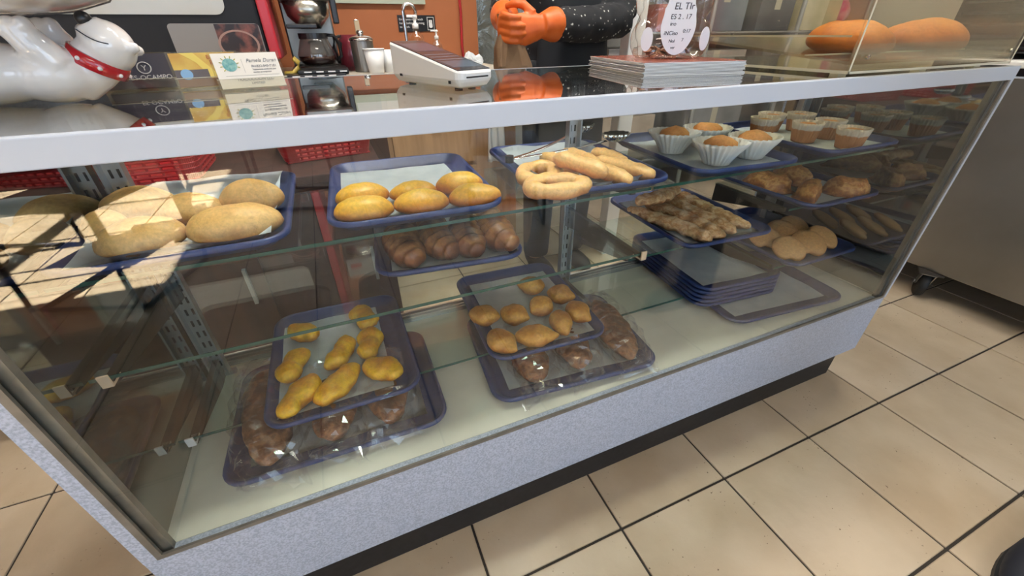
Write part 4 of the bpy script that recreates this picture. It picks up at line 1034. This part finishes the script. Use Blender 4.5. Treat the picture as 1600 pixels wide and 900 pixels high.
def soap(x, y, label, body, liquid, s):
    t = thing('soap_dispenser', label, 'soap', (x, y, ZB))
    obj('bottle', lathe(NB(), [(0, 0), (.034*s, 0), (.036*s, .01), (.036*s, .10*s), (.030*s, .125*s), (.012*s, .14*s), (.012*s, .15*s), (0, .15*s)], 24), body, t, smooth=True)
    if liquid: obj('liquid', lathe(NB(), [(0, .002), (.033*s, .002), (.034*s, .10*s), (0, .10*s)], 24), liquid, t, smooth=True)
    obj('pump', lathe(NB(), [(0, .15*s), (.014*s, .15*s), (.014*s, .168*s), (.006*s, .172*s), (.006*s, .19*s), (.012*s, .192*s), (.012*s, .20*s), (0, .20*s)], 18), white_paint, t, smooth=True)
    obj('nozzle', box(-.035*s, .008*s, -.006*s, .006*s, .193*s, .203*s, .001), white_paint, t)
soap(.452, 2.19, 'tall pump bottle of orange soap beside the faucet', clear('soap_bottle', (.95, .93, .90), 1.45, .05, 1, .04), M('orange_soap', (.80, .42, .06), rough=.3), 1.0)
soap(.548, 2.20, 'small clear foam soap bottle with a white pump', clear('foam_bottle', (.9, .9, .9), 1.45, .1, 1, .12), None, .72)
nb = NB(); ball(nb, (0, 0, .02), (.05, .035, .022), 24, 14); lump(nb, .03, 30, 3, .01, 70)
for v in nb.verts: v.co.z = max(v.co.z, 0)
tag(obj('crumpled_napkin', nb, M('napkin_white', (.72, .76, .78), rough=.9), None, (.68, 2.10, ZB)), 'crumpled white paper towel at the end of the back counter', 'paper towel')
sg = thing('wash_hands_sign', 'black hand-washing sign with white lettering on the orange wall', 'sign', (.525, 2.4495, 1.060))
obj('plate', box(-.105, .085, -.004, -.0005, -.040, .030), black_plastic, sg)
for k, s in enumerate(('Employees must wash', 'hands before returning', 'to Work')): text('lettering', s, .0135, white_paint, sg, (-.098, -.0045, .008-.016*k), (PI/2, 0, 0), 'LEFT')
bm = NB()
for a in ((.043, .078, -.034, -.032), (.043, .078, .020, .022), (.043, .045, -.034, .022), (.076, .078, -.034, .022)): bx(bm, a[0], a[1], -.0048, -.0041, a[2], a[3])
obj('icon_frame', bm, white_paint, sg)
bm = NB(); prism(bm, rrect(.018, .022, .006, 3), 1, -.0048, -.0041)
for i, fx in enumerate((-.007, -.0025, .002, .0065)): prism(bm, [(x+fx, z+.016) for x, z in rrect(.0036, .016-.002*abs(i-1.5), .0017, 3)], 1, -.0048, -.0041)
o = obj('hand_icon', bm, white_paint, sg, (.0605, 0, -.013))
pf = thing('picture_frame', 'pale green framed board hanging on the orange wall above the faucet', 'frame', (.34, 2.4495, 1.36))
bm = NB()
for a in ((-.225, .225, -.225, -.19), (-.225, .225, .19, .225), (-.225, -.19, -.19, .19), (.19, .225, -.19, .19)): bx(bm, a[0], a[1], -.02, -.0005, a[2], a[3])
obj('frame', bm, M('pale_green_frame', (.40, .44, .34), rough=.5), pf); obj('board', box(-.19, .19, -.008, -.001, -.19, .19), M('board_white', (.6, .6, .55), rough=.5), pf)
rc = obj('wall_cord', sweep(NB(), [(.745, 2.44, 1.6), (.742, 2.44, 1.3), (.748, 2.438, 1.1), (.744, 2.44, .95), (.750, 2.44, .882)], .007, 8), red_plastic, smooth=True); tag(rc, 'red cord hanging down the orange wall near its edge', 'cord')
#@@RACK@@
# ------------------------------------------------------------------ right rear: white post, wire rack with packages
tag(obj('white_post', box(1.19, 1.265, 1.58, 1.64, 0, H, .004), white_paint), 'white metal post standing behind the bear jar', 'post')
rk = thing('wire_rack', 'grey wire shelving rack along the rear wall', 'rack', (0, 0, 0))
wire = M('rack_wire', (.45, .45, .43), rough=.4, metal=.6)
for x in (1.42, 2.16, 2.90, 3.55):
    for y in (2.12, 2.62): obj('post', lathe(NB(), [(0, 0), (.014, 0), (.014, 1.9), (0, 1.9)], 12, (x, y)), wire, rk)
RZ = (.30, .72, 1.0, 1.45)
for z in RZ:
    bm = NB()
    for y in (2.11, 2.63): sweep(bm, [(1.40, y, z), (3.57, y, z)], .006, 6)
    for i in range(44): x = 1.41+i*.05; sweep(bm, [(x, 2.11, z+.005), (x, 2.63, z+.005)], .0025, 5)
    obj('wire_shelf', bm, wire, rk)
def carton(x, y, z, w, l, h, col, label, rz=0, flap=True):
    t = thing('carton', label, 'box', (x, y, z), math.radians(rz)); m = M('carton_%.2f_%.2f_%.2f' % col, col, tuple(min(1, c*1.25) for c in col), scale=8, rough=.7)
    obj('body', box(-w/2, w/2, -l/2, l/2, 0, h, .002), m, t); obj('tape', box(-.025, .025, -l/2-.0006, l/2+.0006, h*.55, h+.0006), M('tape', (.5, .46, .36), rough=.3), t)
GR = 0.0085
for a in ((1.60, 2.36, RZ[2]+GR, .26, .36, .22, (.30, .30, .28), 'grey carton on the rack behind the bear jar'), (1.90, 2.34, RZ[2]+GR, .18, .34, .13, (.40, .13, .10), 'dull red carton on the rack between the grey ones'),
          (2.30, 2.36, RZ[2]+GR, .34, .38, .26, (.16, .18, .20), 'dark blue-grey carton on the rack above the acrylic box'), (2.72, 2.34, RZ[2]+GR, .30, .36, .20, (.10, .10, .11), 'black carton on the rack beside the blue-grey one'),
          (3.15, 2.34, RZ[2]+GR, .34, .36, .30, (.56, .50, .32), 'tall cream carton at the right of the rack'), (1.70, 2.36, RZ[1]+GR, .40, .40, .20, (.22, .20, .18), 'brown-grey carton on the lower rack shelf at the left'),
          (2.30, 2.36, RZ[1]+GR, .50, .40, .18, (.30, .28, .25), 'wide grey carton on the lower rack shelf'), (2.95, 2.36, RZ[1]+GR, .50, .40, .20, (.20, .19, .17), 'dark carton on the lower rack shelf at the right'),
          (1.70, 2.36, RZ[0]+GR, .40, .40, .26, (.33, .26, .19), 'brown carton near the floor at the left of the rack'), (2.40, 2.36, RZ[0]+GR, .50, .40, .28, (.22, .22, .22), 'grey carton near the floor in the middle of the rack')): carton(*a)
pk = thing('pink_package', 'pink and white package on the rack above the right-hand bread', 'package', (3.44, 2.30, RZ[2]+GR))
obj('bag', lump(ball(NB(), (0, 0, .10), (.085, .12, .10), 24, 16), .012, 18, 3), M('pink_wrap', (.60, .10, .20), (.80, .72, .72), scale=9, rough=.3), pk, smooth=True)
# strip curtain in the doorway beside the orange wall
for k in range(3):
    o = obj('curtain_strip', box(.86+k*.11, .955+k*.11, 2.50+.006*(k % 2), 2.503+.006*(k % 2), .02, 2.3), clear('strip_plastic', (.80, .82, .80), 1.45, .12, 1.2, .06, .3, 8))
    tag(o, ['clear plastic door strip next to the orange wall', 'clear plastic door strip in the middle of the doorway', 'clear plastic door strip furthest from the orange wall'][k], 'door strip', 'plastic door strips')
    
# ------------------------------------------------------------------ people
def limb(bm, pts, radii, n=16): return sweep(bm, pts, radii, n)
def make_hand(bm, wrist, direction, palm_n, curl=.6, s=1.0, thumb=1):
    """palm and five unequal bent fingers; direction: wrist to knuckles, palm_n: normal out of the palm"""
    d = Vector(direction).normalized(); pn = (Vector(palm_n)-d*Vector(palm_n).dot(d)).normalized(); side = d.cross(pn)
    w = Vector(wrist)
    sweep(bm, [w, w+d*.03*s, w+d*.065*s, w+d*.09*s], [(.026*s, .020*s), (.034*s, .019*s), (.040*s, .017*s), (.038*s, .013*s)], 14, up=tuple(pn))
    for k, (o, L1) in enumerate(((-.029, .068), (-.010, .078), (.010, .074), (.028, .058))):
        p = w+d*.085*s+side*o*s; a = curl*.5; pts = [p]
        for f in (.42, .33, .25):
            a += curl*.55; pts.append(pts[-1] + (d*math.cos(a)+pn*math.sin(a))*L1*f*s)
        sweep(bm, pts, [.0105*s, .0098*s, .009*s, .007*s], 10)
    b = w+d*.03*s-side*thumb*.03*s
    t1 = b+(d*.55-side*thumb*.75+pn*.35).normalized()*.035*s; t2 = t1+(d*.75-side*thumb*.25+pn*.6).normalized()*.030*s; t3 = t2+(d*.8+pn*.6+side*thumb*.1).normalized()*.022*s
    sweep(bm, [b, t1, t2, t3], [.013*s, .0115*s, .010*s, .007*s], 10)
def make_head(t, c, skin, hair, yaw):
    bm = NB(); ball(bm, (0, 0, 0), (.073, .092, .112), 28, 20); ball(bm, (0, -.035, -.065), (.052, .055, .050), 20, 12)
    ball(bm, (0, -.098, -.010), (.013, .018, .022), 12, 8); ball(bm, (0, -.088, -.060), (.022, .010, .009), 12, 8)
    for s in (-1, 1): ball(bm, (s*.074, .005, -.010), (.010, .022, .030), 12, 8); ball(bm, (s*.030, -.082, .018), (.018, .010, .008), 10, 8)
    h = obj('head', fuse(bm, .006, 4), skin, t, c, yaw)
    for s in (-1, 1): obj('eye', ball(NB(), (s*.030, -.088, .006), (.012, .008, .008), 12, 8), white_paint, h, smooth=True)
    obj('mouth', ball(NB(), (0, -.096, -.060), (.022, .006, .005), 12, 8), M('lips', (.35, .12, .10), rough=.5), h, smooth=True)
    bm = NB(); ball(bm, (0, .018, .030), (.082, .096, .098), 28, 18); ball(bm, (0, .075, -.03), (.06, .04, .08), 18, 12); lump(bm, .004, 40, 2)
    bmesh.ops.delete(bm, geom=[v for v in bm.verts if v.co.y < -.055 and v.co.z < .06], context='VERTS')
    obj('hair', bm, hair, h, smooth=True)
skin_m = M('skin', (.42, .22, .14), rough=.5, sss=.1); hair_m = M('dark_hair', (.012, .009, .007), rough=.5)
wk = thing('person', 'person in a black white-flecked top and orange gloves holding a paper bag', 'person', (0, 0, 0))
WX, WY = .905, 1.60
# body: one continuous figure
bm = NB()
for s in (-1, 1): limb(bm, [(WX+s*.09, WY, .90), (WX+s*.10, WY-.01, .50), (WX+s*.10, WY+.01, .12), (WX+s*.10, WY, .06)], [.085, .055, .042, .04])
sweep(bm, [(WX, WY, .85), (WX, WY, 1.0), (WX, WY, 1.15), (WX, WY, 1.30), (WX, WY, 1.38)], [(.16, .11), (.145, .105), (.15, .105), (.165, .10), (.10, .07)], 24, up=(0, 1, 0))
limb(bm, [(WX, WY, 1.36), (WX, WY-.01, 1.44), (WX, WY-.015, 1.48)], [.055, .05, .05])
EL, HL = (1.085, 1.50, 1.045), (.705, 1.385, 1.030)
ER, HR = (.675, 1.66, 1.09), (.600, 1.470, 1.048)
limb(bm, [(WX+.15, WY, 1.33), (WX+.19, WY-.02, 1.20), EL], [.052, .046, .042]); limb(bm, [EL, ((EL[0]+HL[0])/2, (EL[1]+HL[1])/2, (EL[2]+HL[2])/2), HL], [.042, .038, .028])
limb(bm, [(WX-.15, WY, 1.33), (WX-.21, WY+.02, 1.20), ER], [.052, .046, .042]); limb(bm, [ER, HR], [.040, .028])
obj('body', fuse(bm, .012, 5), skin_m, wk)
flor = M('black_floral', (.006, .0065, .009), rough=.85)
def flecks(m):
    nt = m.node_tree; N = nt.nodes; L = nt.links; tc = N.new('ShaderNodeTexCoord'); v = N.new('ShaderNodeTexVoronoi'); v.inputs['Scale'].default_value = 62; L.new(tc.outputs['Object'], v.inputs['Vector'])
    n = N.new('ShaderNodeTexNoise'); n.inputs['Scale'].default_value = 14; L.new(tc.outputs['Object'], n.inputs['Vector'])
    r = N.new('ShaderNodeValToRGB'); r.color_ramp.elements[0].position = .14; r.color_ramp.elements[1].position = .24; r.color_ramp.elements[0].color = (1, 1, 1, 1); r.color_ramp.elements[1].color = (0, 0, 0, 1); L.new(v.outputs['Distance'], r.inputs[0])
    r2 = N.new('ShaderNodeValToRGB'); r2.color_ramp.elements[0].position = .40; r2.color_ramp.elements[1].position = .55; L.new(n.outputs[0], r2.inputs[0])
    mu = N.new('ShaderNodeMath'); mu.operation = 'MULTIPLY'; L.new(r.outputs[0], mu.inputs[0]); L.new(r2.outputs[0], mu.inputs[1])
    mx = N.new('ShaderNodeMix'); mx.data_type = 'RGBA'; L.new(mu.outputs[0], mx.inputs[0]); mx.inputs[6].default_value = (.006, .0065, .009, 1); mx.inputs[7].default_value = (.55, .55, .50, 1); L.new(mx.outputs[2], N['Principled BSDF'].inputs['Base Color'])
flecks(flor)
plain = M('black_apron', (.007, .009, .013), rough=.8)
bm = NB()     # sleeves and shirt follow the body
sweep(bm, [(WX, WY, .84), (WX, WY, 1.0), (WX, WY, 1.15), (WX, WY, 1.30), (WX, WY, 1.40)], [(.175, .125), (.16, .118), (.162, .118), (.178, .112), (.09, .075)], 24, up=(0, 1, 0))
limb(bm, [(WX+.15, WY, 1.33), (WX+.19, WY-.02, 1.20), EL], [.062, .058, .056]); limb(bm, [(WX-.15, WY, 1.33), (WX-.21, WY+.02, 1.20), ER], [.062, .056, .052])
HLs = (.740, 1.395, 1.031)
limb(bm, [EL, (.95, 1.455, 1.035), (.85, 1.425, 1.032), HLs], [.058, .058, .054, .046]); limb(bm, [ER, (.612, 1.50, 1.055)], [.050, .042])
me = fuse(bm, .010, 4); lumpb = bmesh.new(); lumpb.from_mesh(me); lump(lumpb, .008, 14, 3, .004, 30); lumpb.to_mesh(me); lumpb.free()
obj('shirt', me, flor, wk, smooth=True)
bm = NB(); lp = []
for z, hw in ((.42, .20), (.70, .185), (.86, .178), (1.02, .165), (1.14, .12), (1.28, .11)):
    lp.append([(WX+hw*math.sin(a), WY-.128*math.cos(a)-.006*(z < .9)-.004, z) for a in [(-1.1+2.2*i/16) for i in range(17)]] + [(WX+hw*.97*math.sin(a), WY-.122*math.cos(a)-.004, z) for a in [(1.1-2.2*i/16) for i in range(17)]])
loft(bm, lp); obj('apron', bm, plain, wk, smooth=True)
bm = NB()
for s in (-1, 1): limb(bm, [(WX+s*.085, WY, .92), (WX+s*.10, WY-.01, .50), (WX+s*.10, WY+.01, .08)], [.098, .075, .062])
obj('trousers', fuse(bm, .012, 4), M('dark_trousers', (.012, .014, .018), rough=.85), wk)
for s in (-1, 1):
    bm = NB(); ball(bm, (WX+s*.10, WY-.05, .035), (.048, .125, .038), 24, 14); ball(bm, (WX+s*.10, WY+.03, .06), (.045, .055, .05), 18, 12); flatten(bm, .002)
    for v in bm.verts: v.co.z = max(v.co.z, 0)
    obj('shoe', fuse(bm, .006, 3), black_rubber, wk)
make_head(wk, (WX, WY-.02, 1.575), skin_m, hair_m, 0)
glove = M('orange_glove', (.62, .11, .012), (.70, .15, .025), scale=20, rough=.45)
bm = NB(); sweep(bm, [(.752, 1.400, 1.032), (.735, 1.394, 1.032), HL, (.690, 1.382, 1.030)], [.050, .050, .040, .034], 18)
make_hand(bm, HL, (-1, .05, -.15), (-.1, 1, -.1), 1.15, 1.18, 1)
obj('glove', fuse(bm, .0042, 3), glove, wk)
bm = NB(); sweep(bm, [(.622, 1.53, 1.058), (.612, 1.50, 1.055), HR, (.595, 1.455, 1.045)], [.048, .048, .036, .032], 18)
make_hand(bm, HR, (-.45, -.85, -.22), (.8, -.45, -.1), 1.0, 1.1, 1)
obj('glove', fuse(bm, .0042, 3), glove, wk)
# paper bag held between the gloves
bm = NB(); lp = []
for k, (z, w_, d_, ox) in enumerate(((.80, .066, .040, .03), (.86, .066, .040, .028), (.92, .062, .036, .022), (.97, .050, .026, .014), (1.01, .036, .014, .010), (1.045, .030, .008, .006), (1.06, .034, .008, .004))):
    lp.append([(.575+ox+w_*(c_ if abs(c_) > .0 else 0)*(1+.05*math.sin(k*3+i)), 1.400+d_*s_*(1+.10*math.sin(k*2+i*1.9)), z) for i, (c_, s_) in enumerate([(math.copysign(abs(math.cos(t_))**.5, math.cos(t_)), math.copysign(abs(math.sin(t_))**.5, math.sin(t_))) for t_ in [2*PI*j/24+.1 for j in range(24)]])])
loft(bm, lp, True, False); bmesh.ops.solidify(bm, geom=bm.faces[:], thickness=.0006)
tag(obj('paper_bag', bm, M('kraft_paper', (.36, .22, .12), (.44, .28, .16), scale=12, rough=.8, bump=.4, bscale=20)), 'crumpled brown paper bag held in the orange gloves', 'bag')

# customer standing at the right, only a shoe and trouser hem in view
cu = thing('person', 'person in dark blue jeans standing on the tiles at the lower right', 'person', (1.312, -.205, 0), math.radians(-90))
bm = NB()
for s in (-1, 1): limb(bm, [(s*.09, 0, .90), (s*.125, .0, .50), (s*.135, .01, .10)], [.085, .055, .042])
sweep(bm, [(0, 0, .86), (0, 0, 1.0), (0, 0, 1.2), (0, 0, 1.40), (0, 0, 1.48)], [(.17, .12), (.155, .115), (.17, .115), (.19, .10), (.10, .07)], 22, up=(0, 1, 0))
limb(bm, [(0, 0, 1.46), (0, -.01, 1.58)], [.055, .052])
for s in (-1, 1): limb(bm, [(s*.18, 0, 1.43), (s*.23, .02, 1.15), (s*.235, -.03, .92)], [.052, .042, .030]); 
obj('body', fuse(bm, .014, 5), skin_m, cu)
bm = NB()
for s in (-1, 1): limb(bm, [(s*.085, 0, .96), (s*.125, 0, .50), (s*.135, .01, .045)], [.105, .082, .072])
obj('jeans', fuse(bm, .012, 3), M('dark_denim', (.010, .014, .026), (.018, .024, .040), scale=90, rough=.85), cu)
bm = NB(); sweep(bm, [(0, 0, .88), (0, 0, 1.05), (0, 0, 1.25), (0, 0, 1.42), (0, 0, 1.50)], [(.19, .14), (.17, .13), (.185, .13), (.205, .115), (.09, .075)], 22, up=(0, 1, 0))
for s in (-1, 1): limb(bm, [(s*.17, 0, 1.43), (s*.235, .02, 1.15), (s*.24, -.03, .95)], [.062, .052, .042])
obj('shirt', fuse(bm, .012, 4), M('grey_shirt', (.16, .17, .20), rough=.9), cu)
for s in (-1, 1):
    bm = NB(); ball(bm, (s*.135, -.105, .040), (.050, .150, .044), 26, 14); ball(bm, (s*.135, .0, .06), (.046, .070, .058), 18, 12)
    for v in bm.verts: v.co.z = max(v.co.z, .004)
    sh = obj('shoe', fuse(bm, .006, 3), M('navy_shoe', (.008, .010, .018), rough=.7), cu)
    bm = NB(); lp = [[(s*.135+(.050+e)*math.cos(a)*(1 if math.sin(a) < 0 else .95), -.090+(.163+e)*math.sin(a), z) for a in [2*PI*i/30 for i in range(30)]] for e, z in ((0, 0), (.002, .006), (.001, .018))]
    loft(bm, lp); obj('sole', bm, black_rubber, sh, smooth=False)
    bm = NB(); make_hand(bm, (s*.235, -.03, .93), (0, -.1, -1), (-s, 0, 0), .4, 1.05, s); obj('hand', fuse(bm, .005, 2), skin_m, cu)
make_head(cu, (0, -.02, 1.68), skin_m, hair_m, 0)

# ------------------------------------------------------------------ customer floor behind the camera: chairs and a table mirrored in the glass
tube_m = M('dark_tube_steel', (.02, .025, .04), rough=.3, metal=.5)
def chair(x, y, deg, label):
    t = thing('chair', label, 'chair', (x, y, 0), math.radians(deg), 'tubular chairs on the customer floor')
    for s in (-1, 1):
        sx = s*.22
        obj('side_frame', sweep(NB(), [(sx, -.24, .45), (sx, -.25, .06), (sx, -.235, .014), (sx, -.19, .012), (sx, .20, .012), (sx, .235, .03), (sx, .22, .42), (sx, .26, .82)], .011, 10), tube_m, t, smooth=True)
    obj('cross_bar', sweep(NB(), [(-.22, .20, .012), (.22, .20, .012)], .010, 10), tube_m, t); obj('cross_bar', sweep(NB(), [(-.22, -.23, .44), (.22, -.23, .44)], .010, 10), tube_m, t)
    obj('seat', box(-.205, .205, -.235, .20, .44, .475, .012), M('chair_vinyl', (.02, .015, .012), rough=.4), t); obj('backrest', box(-.205, .205, .215, .245, .56, .84, .012), MATS['chair_vinyl'], t)
chair(-1.05, -1.22, 20, 'tubular steel chair nearest the case, mirrored in the glass'); chair(-1.75, -1.75, 110, 'tubular steel chair by the left window'); chair(-.20, -2.15, -70, 'tubular steel chair right of the square table'); chair(-.9, -2.75, 170, 'tubular steel chair beyond the square table'); chair(.95, -1.35, 200, 'tubular steel chair standing alone on the customer floor')
tb = thing('dining_table', 'square wood-topped table between the tubular chairs', 'table', (-.95, -2.0, 0))
obj('top', box(-.38, .38, -.38, .38, .725, .755, .006), oak, tb); obj('pedestal', lathe(NB(), [(0, .03), (.04, .03), (.04, .72), (0, .72)], 20), tube_m, tb)
bm = NB(); bx(bm, -.30, .30, -.03, .03, 0, .03); bx(bm, -.03, .03, -.30, .30, 0, .03); obj('foot', bm, tube_m, tb)
